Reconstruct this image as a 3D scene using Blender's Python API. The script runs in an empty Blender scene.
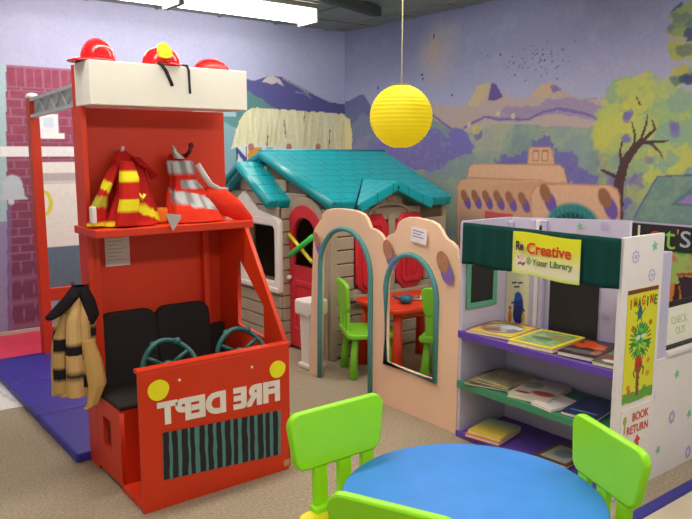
import bpy, bmesh, math, random
import numpy as np
from mathutils import Matrix, Vector
R = math.radians
PI = math.pi
SC = bpy.context.scene
COL = SC.collection
random.seed(7)

# ------------------------------------------------------------------ camera
FPX, PITCH, CAMH, AZ = 720.0, R(8.53), 1.5, R(52.3)
FW = Vector((math.cos(AZ)*math.cos(PITCH), math.sin(AZ)*math.cos(PITCH), -math.sin(PITCH)))
RT = Vector((math.sin(AZ), -math.cos(AZ), 0))
UP = RT.cross(FW)
cam_data = bpy.data.cameras.new('camera')
cam = bpy.data.objects.new('camera', cam_data)
COL.objects.link(cam)
cm = Matrix((RT, UP, -FW)).transposed().to_4x4()
cm.translation = Vector((0, 0, CAMH))
cam.matrix_world = cm
cam_data.sensor_width = 36
cam_data.lens = 36*FPX/692
cam_data.clip_start = 0.05
SC.camera = cam

# ------------------------------------------------------------------ world + view
w = bpy.data.worlds.new('world')
SC.world = w
w.use_nodes = True
w.node_tree.nodes['Background'].inputs[0].default_value = (1.0, 0.965, 0.90, 1)
w.node_tree.nodes['Background'].inputs[1].default_value = 0.48
SC.view_settings.view_transform = 'Standard'
SC.view_settings.look = 'None'
SC.view_settings.gamma = 1
SC.view_settings.exposure = 0.17
SC.view_settings.use_curve_mapping = False
LAMP_EMIT = 16.0


# ray helper: a measured image position -> point on an axis plane
def ray(x, y):
    return FW + RT*((x-346)/FPX) - UP*((y-259.5)/FPX)
def onX(x, y, v):
    r = ray(x, y); return Vector((0, 0, CAMH)) + r*(v/r[0])
def onY(x, y, v):
    r = ray(x, y); return Vector((0, 0, CAMH)) + r*(v/r[1])
def onZ(x, y, v=0.0):
    r = ray(x, y); return Vector((0, 0, CAMH)) + r*((v-CAMH)/r[2])

# ------------------------------------------------------------------ materials
def lin(c):
    return tuple(((v/255)/12.92 if v/255 <= 0.04045 else ((v/255+0.055)/1.055)**2.4) for v in c)
MATS = {}
def mat(name, rgb, rough=0.5, var=0.06, vscale=8, bump=0.0, bscale=60, emit=None, trans=0.0, metal=0.0, spec=0.5):
    if name in MATS: return MATS[name]
    m = bpy.data.materials.new(name); m.use_nodes = True
    nt = m.node_tree; b = nt.nodes['Principled BSDF']
    c = lin(rgb)
    tc = nt.nodes.new('ShaderNodeTexCoord')
    n = nt.nodes.new('ShaderNodeTexNoise'); n.inputs['Scale'].default_value = vscale; n.inputs['Detail'].default_value = 4
    nt.links.new(tc.outputs['Object'], n.inputs['Vector'])
    r = nt.nodes.new('ShaderNodeValToRGB')
    r.color_ramp.elements[0].position = 0.3; r.color_ramp.elements[1].position = 0.7
    r.color_ramp.elements[0].color = tuple(v*(1-var) for v in c)+(1,)
    r.color_ramp.elements[1].color = tuple(min(1, v*(1+var)) for v in c)+(1,)
    nt.links.new(n.outputs['Fac'], r.inputs['Fac'])
    nt.links.new(r.outputs['Color'], b.inputs['Base Color'])
    b.inputs['Roughness'].default_value = rough
    b.inputs['Metallic'].default_value = metal
    b.inputs['Specular IOR Level'].default_value = spec
    if trans: b.inputs['Transmission Weight'].default_value = trans
    if emit:
        b.inputs['Emission Color'].default_value = lin(rgb)+(1,)
        b.inputs['Emission Strength'].default_value = emit
    if bump:
        n2 = nt.nodes.new('ShaderNodeTexNoise'); n2.inputs['Scale'].default_value = bscale; n2.inputs['Detail'].default_value = 5
        nt.links.new(tc.outputs['Object'], n2.inputs['Vector'])
        bp = nt.nodes.new('ShaderNodeBump'); bp.inputs['Strength'].default_value = bump; bp.inputs['Distance'].default_value = 0.01
        nt.links.new(n2.outputs['Fac'], bp.inputs['Height'])
        nt.links.new(bp.outputs['Normal'], b.inputs['Normal'])
    MATS[name] = m
    return m

def vmat(name, rough=0.6, bump=0.15, bscale=40, spec=0.4, var=0.05):
    """painted surface: colours stored on the mesh, with a procedural brush noise"""
    if name in MATS: return MATS[name]
    m = bpy.data.materials.new(name); m.use_nodes = True
    nt = m.node_tree; b = nt.nodes['Principled BSDF']
    a = nt.nodes.new('ShaderNodeAttribute'); a.attribute_name = 'Col'
    tc = nt.nodes.new('ShaderNodeTexCoord')
    n = nt.nodes.new('ShaderNodeTexNoise'); n.inputs['Scale'].default_value = bscale; n.inputs['Detail'].default_value = 4
    nt.links.new(tc.outputs['Object'], n.inputs['Vector'])
    mr = nt.nodes.new('ShaderNodeMapRange')
    mr.inputs['From Min'].default_value = 0.3; mr.inputs['From Max'].default_value = 0.7
    mr.inputs['To Min'].default_value = 1-var; mr.inputs['To Max'].default_value = 1+var
    nt.links.new(n.outputs['Fac'], mr.inputs['Value'])
    vm = nt.nodes.new('ShaderNodeVectorMath'); vm.operation = 'SCALE'
    nt.links.new(a.outputs['Color'], vm.inputs[0]); nt.links.new(mr.outputs['Result'], vm.inputs['Scale'])
    nt.links.new(vm.outputs[0], b.inputs['Base Color'])
    b.inputs['Roughness'].default_value = rough
    b.inputs['Specular IOR Level'].default_value = spec
    if bump:
        bp = nt.nodes.new('ShaderNodeBump'); bp.inputs['Strength'].default_value = bump; bp.inputs['Distance'].default_value = 0.005
        nt.links.new(n.outputs['Fac'], bp.inputs['Height'])
        nt.links.new(bp.outputs['Normal'], b.inputs['Normal'])
    MATS[name] = m
    return m

# ------------------------------------------------------------------ object bookkeeping
WM = {}      # world matrix of every object built
def tag(o, label=None, cat=None, group=None, kind=None):
    if label: o['label'] = label
    if cat: o['category'] = cat
    if group: o['group'] = group
    if kind: o['kind'] = kind
    return o
def thing(name, label, cat, loc=(0, 0, 0), rz=0.0, group=None):
    o = bpy.data.objects.new(name, None); COL.objects.link(o)
    o.location = loc; o.rotation_euler = (0, 0, rz); o.empty_display_size = 0.05
    WM[o.name] = Matrix.Translation(Vector(loc)) @ Matrix.Rotation(rz, 4, 'Z')
    return tag(o, label, cat, group)
def link_mesh(name, me, m, parent=None, world=True, base=None, smooth=True):
    """parented meshes take the parent's frame; a top-level mesh gets its own origin"""
    o = bpy.data.objects.new(name, me); COL.objects.link(o)
    if m is not None:
        me.materials.clear(); me.materials.append(m)
    if parent is not None:
        pm = WM[parent.name]
        o.parent = parent; WM[o.name] = pm.copy()
        if world: me.transform(pm.inverted())
    else:
        if base is None:
            if len(me.vertices):
                c = np.empty(len(me.vertices)*3); me.vertices.foreach_get('co', c); c = c.reshape(-1, 3)
                lo, hi = c.min(0), c.max(0)
                base = ((lo[0]+hi[0])/2, (lo[1]+hi[1])/2, lo[2])
            else: base = (0, 0, 0)
        base = Vector(base)
        me.transform(Matrix.Translation(-base)); o.location = base
        WM[o.name] = Matrix.Translation(base)
    me.update()
    return o

class MB:
    def __init__(s): s.bm = bmesh.new()
    def _xf(s, vs, M):
        if M is not None: bmesh.ops.transform(s.bm, matrix=M, verts=vs)
    def box(s, lo, hi, bev=0.0, M=None, seg=2):
        lo = Vector(lo); hi = Vector(hi); c = (lo+hi)/2; d = hi-lo
        r = bmesh.ops.create_cube(s.bm, size=1.0, matrix=Matrix.Translation(c) @ Matrix.Diagonal((abs(d.x), abs(d.y), abs(d.z), 1)))
        vs = r['verts']
        if bev > 0:
            es = list({e for v in vs for e in v.link_edges})
            rr = bmesh.ops.bevel(s.bm, geom=es, offset=bev, segments=seg, affect='EDGES', profile=0.6)
            vs = list({v for v in rr['verts']} | {v for v in vs if v.is_valid})
            seen = set(vs); stack = list(vs)
            while stack:
                v = stack.pop()
                for e in v.link_edges:
                    ov = e.other_vert(v)
                    if ov not in seen: seen.add(ov); stack.append(ov)
            vs = list(seen)
        s._xf(vs, M)
        return s
    def grid(s, rings, closed=True, cap=True, smooth=True):
        bm = s.bm; vr = [[bm.verts.new(p) for p in ring] for ring in rings]
        for i in range(len(vr)-1):
            a, b = vr[i], vr[i+1]; n = len(a)
            for j in range(n if closed else n-1):
                k = (j+1) % n
                try: f = bm.faces.new((a[j], a[k], b[k], b[j])); f.smooth = smooth
                except ValueError: pass
        if cap and closed:
            for r, flip in ((vr[0], True), (vr[-1], False)):
                try: bm.faces.new(list(reversed(r)) if flip else r)
                except ValueError: pass
        return vr
    def tube(s, pts, r, n=10, closed_path=False, rb=None):
        pts = [Vector(p) for p in pts]; N = len(pts); rings = []
        prev = None
        for i, p in enumerate(pts):
            if closed_path: t = (pts[(i+1) % N]-pts[i-1])
            else: t = pts[min(i+1, N-1)]-pts[max(i-1, 0)]
            t.normalize()
            u = prev if prev is not None else (Vector((0, 0, 1)) if abs(t.z) < .9 else Vector((1, 0, 0)))
            u = (u - t*u.dot(t)).normalized(); v = t.cross(u); prev = u
            rr = r if not isinstance(r, (list, tuple)) else r[i]
            r2 = rr if rb is None else rb
            rings.append([p+u*rr*math.cos(2*PI*k/n)+v*r2*math.sin(2*PI*k/n) for k in range(n)])
        if closed_path: rings.append(rings[0]); s.grid(rings, True, False)
        else: s.grid(rings)
        bmesh.ops.remove_doubles(s.bm, verts=s.bm.verts, dist=1e-6)
        return s
    def lathe(s, prof, c=(0, 0, 0), n=24, M=None, sx=1, sy=1):
        c = Vector(c); n0 = len(s.bm.verts)
        rings = [[c+Vector((r*math.cos(2*PI*k/n)*sx, r*math.sin(2*PI*k/n)*sy, z)) for k in range(n)] for r, z in prof]
        vr = s.grid(rings)
        if M is not None:
            s._xf([v for r in vr for v in r], M)
        return s
    def poly(s, pts, th, M):
        """plate: 2-D outline extruded th along +z of M"""
        a = [s.bm.verts.new(M @ Vector((p[0], p[1], 0))) for p in pts]
        b = [s.bm.verts.new(M @ Vector((p[0], p[1], th))) for p in pts]
        s.bm.faces.new(list(reversed(a))); s.bm.faces.new(b)
        n = len(a)
        for i in range(n): s.bm.faces.new((a[i], a[(i+1) % n], b[(i+1) % n], b[i]))
        return s
    def quad_box(s, P, nvec, th):
        """slab from planar polygon P (3-D), thickened along nvec"""
        nvec = Vector(nvec).normalized()*th
        a = [s.bm.verts.new(Vector(p)) for p in P]; b = [s.bm.verts.new(Vector(p)+nvec) for p in P]
        s.bm.faces.new(a); s.bm.faces.new(list(reversed(b))); n = len(a)
        for i in range(n): s.bm.faces.new((a[(i+1) % n], a[i], b[i], b[(i+1) % n]))
        return s
    def add_mesh(s, me):
        s.bm.from_mesh(me); return s
    def mesh(s, name, recalc=True, auto=True):
        if recalc: bmesh.ops.recalc_face_normals(s.bm, faces=s.bm.faces)
        me = bpy.data.meshes.new(name); s.bm.to_mesh(me); s.bm.free()
        return me
    def build(s, name, m, parent=None, world=True, base=None, flat=False):
        me = s.mesh(name)
        for p in me.polygons:
            pass
        if flat:
            for p in me.polygons: p.use_smooth = False
        return link_mesh(name, me, m, parent, world, base)

def frame(o, ux, uy):
    """matrix whose x axis = ux, y axis = uy, origin o"""
    ux = Vector(ux).normalized(); uy = Vector(uy).normalized(); uz = ux.cross(uy)
    M = Matrix((ux, uy, uz)).transposed().to_4x4(); M.translation = Vector(o)
    return M

def plate_mesh(outers, holes, th, M, bev=0.0):
    """solid plate with holes (2-D curve fill -> mesh); front face towards +z of M"""
    cu = bpy.data.curves.new('tmp', 'CURVE'); cu.dimensions = '2D'; cu.fill_mode = 'BOTH'
    for loop in list(outers)+list(holes):
        sp = cu.splines.new('POLY'); sp.points.add(len(loop)-1)
        for i, p in enumerate(loop): sp.points[i].co = (p[0], p[1], 0, 1)
        sp.use_cyclic_u = True
    cu.extrude = th/2-bev; cu.bevel_depth = bev; cu.bevel_resolution = 1
    ob = bpy.data.objects.new('tmp', cu); COL.objects.link(ob)
    dg = bpy.context.evaluated_depsgraph_get(); dg.update()
    me = bpy.data.meshes.new_from_object(ob.evaluated_get(dg))
    bpy.data.objects.remove(ob); bpy.data.curves.remove(cu)
    me.transform(M @ Matrix.Translation((0, 0, 0)))
    return me
def text_mesh(txt, M, width=None, height=None, th=0.002, offset=0.0, mirror=False, shear=0, origin='c'):
    cu = bpy.data.curves.new('txt', 'FONT'); cu.body = txt; cu.extrude = th/2; cu.offset = offset; cu.shear = shear
    cu.resolution_u = 4
    ob = bpy.data.objects.new('txt', cu); COL.objects.link(ob)
    dg = bpy.context.evaluated_depsgraph_get(); dg.update()
    me = bpy.data.meshes.new_from_object(ob.evaluated_get(dg))
    bpy.data.objects.remove(ob); bpy.data.curves.remove(cu)
    c = np.empty(len(me.vertices)*3); me.vertices.foreach_get('co', c); c = c.reshape(-1, 3)
    lo, hi = c.min(0), c.max(0)
    sx = width/(hi[0]-lo[0]) if width else None
    sy = height/(hi[1]-lo[1]) if height else None
    sx = sx or sy; sy = sy or sx
    T = Matrix.Diagonal((-sx if mirror else sx, sy, 1, 1)) @ Matrix.Translation((-(lo[0]+hi[0])/2, -(lo[1]+hi[1])/2, 0))
    me.transform(M @ T)
    return me

# ------------------------------------------------------------------ noise + painter
def _hash(ix, iy, s):
    h = np.sin(ix*127.1+iy*311.7+s*74.7)*43758.5453
    return h-np.floor(h)
def vnoise(x, y, s=0):
    ix, iy = np.floor(x), np.floor(y); fx, fy = x-ix, y-iy
    fx = fx*fx*(3-2*fx); fy = fy*fy*(3-2*fy)
    return (_hash(ix, iy, s)*(1-fx)+_hash(ix+1, iy, s)*fx)*(1-fy)+(_hash(ix, iy+1, s)*(1-fx)+_hash(ix+1, iy+1, s)*fx)*fy
def fbm(x, y, s=0, o=4):
    v = 0; a = .5; t = 0
    for i in range(o):
        v = v+a*vnoise(x*2**i, y*2**i, s+i*13); t += a; a *= .5
    return v/t
class Paint:
    """colours over a (u,v) sheet, u,v in metres"""
    def __init__(s, us, vs, base):
        s.us, s.vs = np.asarray(us, float), np.asarray(vs, float)
        s.U, s.V = np.meshgrid(s.us, s.vs); s.C = np.zeros(s.U.shape+(3,)); s.C[:] = base
    def blend(s, mask, col):
        mask = np.clip(mask, 0, 1)[..., None]; col = np.asarray(col, float)
        s.C = s.C*(1-mask)+col*mask
    def warp(s, amp, freq, seed):
        if not amp: return s.U, s.V
        return (s.U+amp*(fbm(s.U*freq, s.V*freq, seed)-.5)*2, s.V+amp*(fbm(s.U*freq, s.V*freq, seed+50)-.5)*2)
    def inside(s, pts, amp=0, freq=6, seed=1):
        U, V = s.warp(amp, freq, seed); ins = np.zeros(U.shape, bool); n = len(pts)
        for i in range(n):
            x0, y0 = pts[i][0], pts[i][1]; x1, y1 = pts[(i+1) % n][0], pts[(i+1) % n][1]
            if y0 == y1: continue
            c = ((y0 > V) != (y1 > V)) & (U < (x1-x0)*(V-y0)/(y1-y0)+x0)
            ins ^= c
        return ins.astype(float)
    def poly(s, pts, col, a=1.0, amp=0, freq=6, seed=1, tex=None):
        m = s.inside(pts, amp, freq, seed)*a
        if tex is not None: m = m*tex
        s.blend(m, col)
    def rect(s, u0, v0, u1, v1, col, a=1.0, **k): s.poly([(u0, v0), (u1, v0), (u1, v1), (u0, v1)], col, a, **k)
    def ell(s, cu, cv, ru, rv, col, a=1.0, rot=0, soft=.15, amp=0, freq=6, seed=1, tex=None):
        U, V = s.warp(amp, freq, seed); x, y = U-cu, V-cv; c, sn = math.cos(rot), math.sin(rot)
        d = np.sqrt(((x*c+y*sn)/ru)**2+((-x*sn+y*c)/rv)**2)
        m = np.clip((1-d)/soft+.5, 0, 1)*a
        if tex is not None: m = m*tex
        s.blend(m, col)
    def line(s, pts, wd, col, a=1.0, amp=0, freq=6, seed=1):
        U, V = s.warp(amp, freq, seed); D = np.full(U.shape, 9e9); wa = wd if isinstance(wd, (list, tuple)) else (wd, wd)
        L = len(pts)-1
        M = np.zeros(U.shape)
        for i in range(L):
            x0, y0 = pts[i][0], pts[i][1]; x1, y1 = pts[i+1][0], pts[i+1][1]
            dx, dy = x1-x0, y1-y0; t = np.clip(((U-x0)*dx+(V-y0)*dy)/(dx*dx+dy*dy+1e-12), 0, 1)
            d = np.hypot(U-x0-t*dx, V-y0-t*dy); ww = wa[0]+(wa[1]-wa[0])*(i+t)/L
            M = np.maximum(M, (d < ww/2).astype(float))
        s.blend(M*a, col)
    def mesh(s, name, M, th=0.0):
        """sheet in the xy plane of M, facing +z; th>0 gives it a back and sides"""
        ny, nx = s.U.shape
        P = np.stack([s.U.ravel(), s.V.ravel(), np.zeros(nx*ny)], 1)
        idx = np.arange(nx*ny).reshape(ny, nx)
        F = np.stack([idx[:-1, :-1], idx[:-1, 1:], idx[1:, 1:], idx[1:, :-1]], -1).reshape(-1, 4)
        cols = s.C.reshape(-1, 3)
        if th > 0:
            rim = np.concatenate([idx[0, :], idx[1:, -1], idx[-1, :-1][::-1], idx[1:-1, 0][::-1]])
            back = P[rim].copy(); back[:, 2] = -th; n0 = len(P)
            P = np.vstack([P, back]); cols = np.vstack([cols, cols[rim]])
            k = len(rim); b = np.arange(k)+n0
            S = [[rim[i], b[i], b[(i+1) % k], rim[(i+1) % k]] for i in range(k)]
            faces = F.tolist()+S+[list(reversed(b.tolist()))]
        else: faces = F.tolist()
        me = bpy.data.meshes.new(name)
        me.from_pydata((P).tolist(), [], faces)
        me.transform(M)
        c = np.clip(cols/255, 0, 1)
        l = np.where(c <= 0.04045, c/12.92, ((c+0.055)/1.055)**2.4)
        at = me.color_attributes.new('Col', 'FLOAT_COLOR', 'POINT')
        at.data.foreach_set('color', np.concatenate([l, np.ones((len(l), 1))], 1).ravel())
        me.update()
        return me
def vcolor(me, fn):
    """colour every vertex of a mesh by fn(co)->rgb 0-255"""
    at = me.color_attributes.new('Col', 'FLOAT_COLOR', 'POINT')
    for i, v in enumerate(me.vertices):
        at.data[i].color = lin(fn(v.co))+(1,)
def rrect(w2, h2, r, n=5, cx=0, cy=0):
    out = []
    for qx, qy, a0 in ((1, 1, 0), (-1, 1, 90), (-1, -1, 180), (1, -1, 270)):
        for i in range(n+1):
            a = R(a0+90*i/n); out.append((cx+qx*(w2-r)+r*math.cos(a), cy+qy*(h2-r)+r*math.sin(a)))
    return out
def arch_loop(y0, y1, zb, zt, rx=None, n=18, sq=1.0):
    """opening outline: straight sides, elliptical head"""
    c = (y0+y1)/2; a = (y1-y0)/2; zs = zt-(rx or abs(a))
    pts = [(y0, zb)]
    for i in range(n+1):
        t = PI-PI*i/n; pts.append((c+a*math.copysign(abs(math.cos(t))**sq, math.cos(t)), zs+(zt-zs)*abs(math.sin(t))**sq))
    pts.append((y1, zb))
    return pts
def FX(x, flip=False):
    """frame on a plane X = x seen from -X: local x runs along -Y, local y up, +z towards -X"""
    return frame((x, 0, 0), (0, -1, 0), (0, 0, 1))
def FY(y):
    """frame on a plane Y = y seen from -Y: local x along +X, local y up, +z towards -Y"""
    return frame((0, y, 0), (1, 0, 0), (0, 0, 1))
# ------------------------------------------------------------------ structure: floor, ceiling, walls with their murals
XR, YL, CH = 4.776, 6.2, 2.74
carpet = mat('carpet', (168, 154, 133), rough=0.95, var=0.25, vscale=90, bump=0.6, bscale=140, spec=0.1)
o = MB().box((-2.4, -2.0, -0.1), (XR+.1, YL+.1, 0)).build('floor', carpet); tag(o, kind='structure')
ceilm = mat('ceiling_tile', (150, 148, 140), rough=0.9, var=0.08, vscale=3)
o = MB().box((-2.4, -2.0, CH), (XR+.1, YL+.1, CH+.1)).build('ceiling', ceilm); tag(o, kind='structure')
b = MB()
for k in range(12):
    x = -2.2+k*.61
    b.box((x, -2, CH-.012), (x+.024, YL, CH+.01))
for k in range(13):
    y = -1.6+k*.61
    b.box((-2.4, y, CH-.0125), (XR, y+.024, CH+.01))
o = b.build('trim_ceiling_grid', mat('grid_metal', (140, 136, 128), rough=0.6)); tag(o, kind='structure')

def RW(x, y):
    p = onX(x, y, XR); return (-p.y, p.z)
def LW(x, y):
    p = onY(x, y, YL); return (p.x, p.z)
def rws(*a): return [RW(*p) for p in a]
def lws(*a): return [LW(*p) for p in a]

# --- right wall mural
us = np.concatenate([np.arange(-YL, -2.1, 0.009), np.arange(-2.1, 2.01, 0.05)])
vs = np.concatenate([np.arange(0, .6, .04), np.arange(.6, 2.5, .009), np.linspace(2.5, CH, 8)])
P = Paint(us, vs, (158, 160, 198))
t1 = fbm(P.U*3, P.V*3, 3); t2 = fbm(P.U*9, P.V*9, 8); t3 = fbm(P.U*28, P.V*28, 12, 3)
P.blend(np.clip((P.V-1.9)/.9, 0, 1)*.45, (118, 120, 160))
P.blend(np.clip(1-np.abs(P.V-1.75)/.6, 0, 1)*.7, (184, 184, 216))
P.blend((t2-.5)*.8, (182, 180, 205))
c = RW(436, 52); P.ell(c[0], c[1], .22, .26, (192, 176, 170), .55, soft=.9, amp=.08)
c = RW(432, 50); P.ell(c[0], c[1], .05, .12, (205, 170, 140), .45, soft=.9, amp=.05)
# far land: green-teal sheet from the horizon down
G = (138, 158, 158)
P.poly(rws((335, 420), (342, 128), (372, 118), (412, 104), (432, 106), (452, 112), (467, 118), (500, 112), (560, 100), (608, 100), (640, 100), (700, 95), (760, 95), (760, 420)), G, 1, amp=.03)
P.blend(P.inside(rws((335, 600), (342, 128), (420, 108), (470, 112), (610, 98), (760, 95), (760, 600)))*np.clip((t2-.45)*3, 0, .42), (170, 178, 142))
P.blend(P.inside(rws((335, 600), (342, 128), (420, 108), (470, 112), (610, 98), (760, 95), (760, 600)))*np.clip((t1-.5)*3, 0, .3), (104, 128, 140))
e0 = RW(755, 95)[0]
P.blend((P.U > e0)*(P.V < 1.87+.05*np.sin(P.U*3)+.02*np.sin(P.U*11)), G)
P.blend((P.U > e0)*(P.V < 1.87+.05*np.sin(P.U*3))*np.clip((t2-.45)*3, 0, .42), (170, 178, 142))
# dark peak beside the corner
P.poly(rws((338, 170), (339, 103), (350, 100), (357, 95), (364, 94), (370, 104), (378, 124), (384, 170)), (104, 106, 152), .9, amp=.02)
P.poly(rws((345, 175), (349, 128), (362, 112), (376, 122), (382, 175)), (132, 142, 170), .7, amp=.03)
# tan slopes and mesas
P.poly(rws((405, 112), (430, 102), (450, 108), (467, 105), (476, 94), (480, 84), (495, 83), (500, 92), (511, 98), (525, 97), (536, 90), (543, 83), (552, 82), (560, 89), (575, 97), (592, 98), (605, 96), (612, 118), (590, 128), (500, 124), (460, 134), (440, 122)), (186, 168, 166), 1, amp=.02, freq=8)
P.poly(rws((468, 104), (478, 86), (484, 83), (490, 83), (487, 97), (478, 108)), (206, 186, 140), .75, amp=.02)
P.poly(rws((532, 94), (541, 84), (552, 83), (556, 90), (545, 99)), (206, 176, 140), .7, amp=.02)
P.poly(rws((488, 100), (492, 83), (496, 84), (503, 97), (494, 101)), (104, 88, 158), .95, amp=.01)
P.poly(rws((550, 86), (556, 86), (563, 91), (553, 93)), (130, 106, 160), .8, amp=.01)
P.poly(rws((490, 120), (505, 106), (535, 106), (555, 98), (585, 100), (608, 110), (608, 125), (580, 117), (555, 112), (520, 121)), (144, 128, 186), .6, amp=.03, freq=10)
P.line(rws((410, 108), (434, 116), (447, 126), (455, 131), (466, 127), (472, 124), (485, 117), (498, 119), (512, 120), (530, 119), (545, 112), (556, 110), (572, 111), (590, 116), (608, 124)), .022, (122, 106, 174), .9, amp=.015, freq=12)
P.poly(rws((462, 118), (498, 110), (512, 116), (485, 116)), (190, 160, 176), .6, amp=.02)
P.poly(rws((455, 135), (485, 121), (515, 123), (500, 150), (470, 150)), (186, 178, 158), .5, amp=.05)
for q in ((469, 125), (498, 114), (513, 116)):
    c = RW(*q); P.ell(c[0], c[1], .022, .024, (206, 198, 160), .9)
# purple waters
P.poly(rws((366, 150), (378, 137), (396, 133), (420, 131), (438, 129), (446, 138), (458, 142), (470, 148), (473, 155), (455, 157), (447, 161), (444, 168), (425, 171), (405, 166), (375, 172), (358, 160)), (122, 114, 184), .9, amp=.035, freq=9)
P.blend(P.inside(rws((360, 175), (370, 135), (475, 128), (475, 175)), .02)*np.clip((t3-.55)*3, 0, .5), (140, 138, 205))
P.poly(rws((448, 135), (455, 129), (466, 133), (474, 146), (470, 153), (452, 154)), (120, 116, 190), .95, amp=.03)
P.poly(rws((350, 205), (350, 150), (356, 138), (372, 132), (366, 150), (372, 172)), (150, 140, 180), .6, amp=.04)
# bushes around the pueblo
for q, ru, rv in (((508, 166), .15, .09), ((518, 160), .13, .07), ((541, 150), .12, .10), ((562, 163), .13, .10), ((574, 176), .12, .08), ((586, 182), .11, .07), ((622, 190), .1, .16)):
    c = RW(*q); P.ell(c[0], c[1], ru, rv, (114, 106, 180), .85, amp=.07, freq=26)
c = RW(478, 134); P.ell(c[0], c[1], .045, .06, (112, 112, 180), .8, amp=.03, freq=14)
c = RW(476, 129); P.ell(c[0], c[1], .05, .04, (204, 192, 120), .8, amp=.02)
# tree
rng = random.Random(4)
for i in range(150):
    a = rng.random()*2*PI; r = math.sqrt(rng.random())
    c = RW(645+43*r*math.cos(a), 132+50*r*math.sin(a))
    cc = rng.choice([(190, 196, 104), (198, 196, 96), (172, 188, 120), (140, 172, 146), (134, 166, 156), (152, 180, 128)])
    P.ell(c[0], c[1], .07+.05*rng.random(), .06+.05*rng.random(), cc, .75, amp=.05, freq=26, seed=i)
for i in range(14):
    a = rng.random()*2*PI; c = RW(650+25*math.cos(a), 130+30*math.sin(a)); P.ell(c[0], c[1], .035, .025, (120, 110, 180), .6, amp=.02, freq=20)
for i in range(30):
    c = RW(600+rng.random()*40, 150+rng.random()*45); P.ell(c[0], c[1], .06, .06, rng.choice([(174, 186, 110), (120, 108, 180), (140, 170, 140)]), .55, amp=.04, freq=16)
BR = (84, 62, 66)
P.line(rws((616, 235), (619, 182), (624, 163), (634, 149), (642, 141)), (.10, .045), BR, 1, amp=.01)
P.line(rws((634, 149), (645, 139), (655, 129), (652, 120)), (.035, .012), BR)
P.line(rws((640, 143), (655, 142), (668, 141)), (.03, .01), BR)
P.line(rws((650, 143), (660, 152), (663, 158)), (.02, .01), BR)
P.line(rws((633, 150), (635, 136), (632, 122)), (.025, .01), BR)
P.line(rws((640, 142), (646, 125), (648, 114)), (.025, .01), BR)
P.line(rws((622, 165), (620, 152), (622, 142)), (.03, .012), BR)
P.line(rws((614, 176), (604, 171), (601, 170)), (.03, .012), BR)
P.line(rws((640, 105), (638, 100), (636, 96)), (.015, .008), BR)
# pueblo
T = (216, 172, 142); TD = (188, 136, 108)
def adobe(pts, hi=T):
    P.poly(rws(*pts), hi, 1)
    P.line(rws(*(list(pts)+[pts[0]])), .014, TD, .6)
adobe([(527, 166), (529, 149), (531, 147), (550, 147), (552, 150), (555, 166)])
for q in ((535.5, 156), (545, 156)):
    c = RW(*q); P.rect(c[0]-.032, c[1]-.045, c[0]+.032, c[1]+.045, (178, 128, 100)); P.rect(c[0]-.02, c[1]-.034, c[0]+.022, c[1]+.03, (220, 178, 150))
adobe([(466, 185), (469, 167), (473, 164), (560, 165), (564, 169), (568, 187)], (222, 180, 150))
P.poly(rws((468, 180), (566, 182), (568, 188), (466, 186)), TD, .5, amp=.01)
adobe([(458, 360), (457, 186), (461, 180), (468, 178), (540, 180), (545, 184), (545, 360)])
P.blend(P.inside(rws((458, 360), (457, 186), (545, 181), (545, 360)))*np.clip((t1-.45)*2, 0, .5), (204, 152, 122))
adobe([(533, 360), (531, 196), (535, 187), (544, 184), (610, 185), (617, 189), (620, 196), (620, 360)], (222, 178, 150))
def viga(q, s=1.0, rot=.5):
    c = RW(*q); P.ell(c[0]+.03*s, c[1]-.035*s, .04*s, .07*s, (116, 92, 174), 1, rot=rot, soft=.2)
    P.ell(c[0]-.01*s, c[1]+.02*s, .038*s, .06*s, (156, 108, 84), 1, rot=rot, soft=.2)
for q in ((465, 198), (475.5, 198), (486.5, 198.5), (498, 199), (510, 200), (523, 201)): viga(q, .95)
viga((546.5, 196.5), 1.3); viga((606, 201.5), 1.3)
P.poly(rws((484.5, 211), (513, 214), (512.5, 240), (484.5, 238)), (214, 84, 88))
c = RW(572, 224); P.ell(c[0], c[1]-.02, .24, .18, (66, 142, 142), 1)
P.ell(c[0], c[1]-.06, .19, .15, (28, 74, 82), 1)
for i in range(9):
    q = RW(555+i*4.4, 212-5*math.sin(i/8*PI)); P.line([(q[0], q[1]), (q[0]+.03, q[1]-.07)], .016, (40, 120, 130), .9)
# hanging foliage top right
for i in range(60):
    c = RW(676+rng.random()*40, 2+rng.random()*72)
    k = (c[1], c[0])
    if (686-abs(30-rng.random()*0)) < 0: continue
    q = RW(674+rng.random()*36, rng.choice([6, 14, 22, 28, 44, 50, 70, 76])+rng.random()*6)
    P.ell(q[0], q[1], .06, .035, rng.choice([(170, 170, 96), (186, 178, 96), (110, 126, 116), (70, 84, 120), (140, 160, 110)]), .85, amp=.03, freq=16, seed=i)
# slope and window at the right edge
P.poly(rws((630, 226), (640, 206), (651, 186), (657, 176), (900, 176), (940, 260)), (116, 146, 142), 1, amp=.01)
P.blend(P.inside(rws((636, 220), (650, 183), (660, 175), (720, 172), (720, 230)))*np.clip((t3-.5)*3, 0, .4), (150, 168, 140))
P.line(rws((634, 218), (645, 198), (654, 182), (658, 176.5), (720, 174)), .012, (96, 104, 130), .9)
P.poly(rws((671, 205), (682, 195), (692, 187), (730, 186), (730, 210)), (96, 126, 132))
P.poly(rws((678, 203), (688, 196), (696, 194), (730, 193), (730, 205)), (158, 120, 200))
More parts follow.
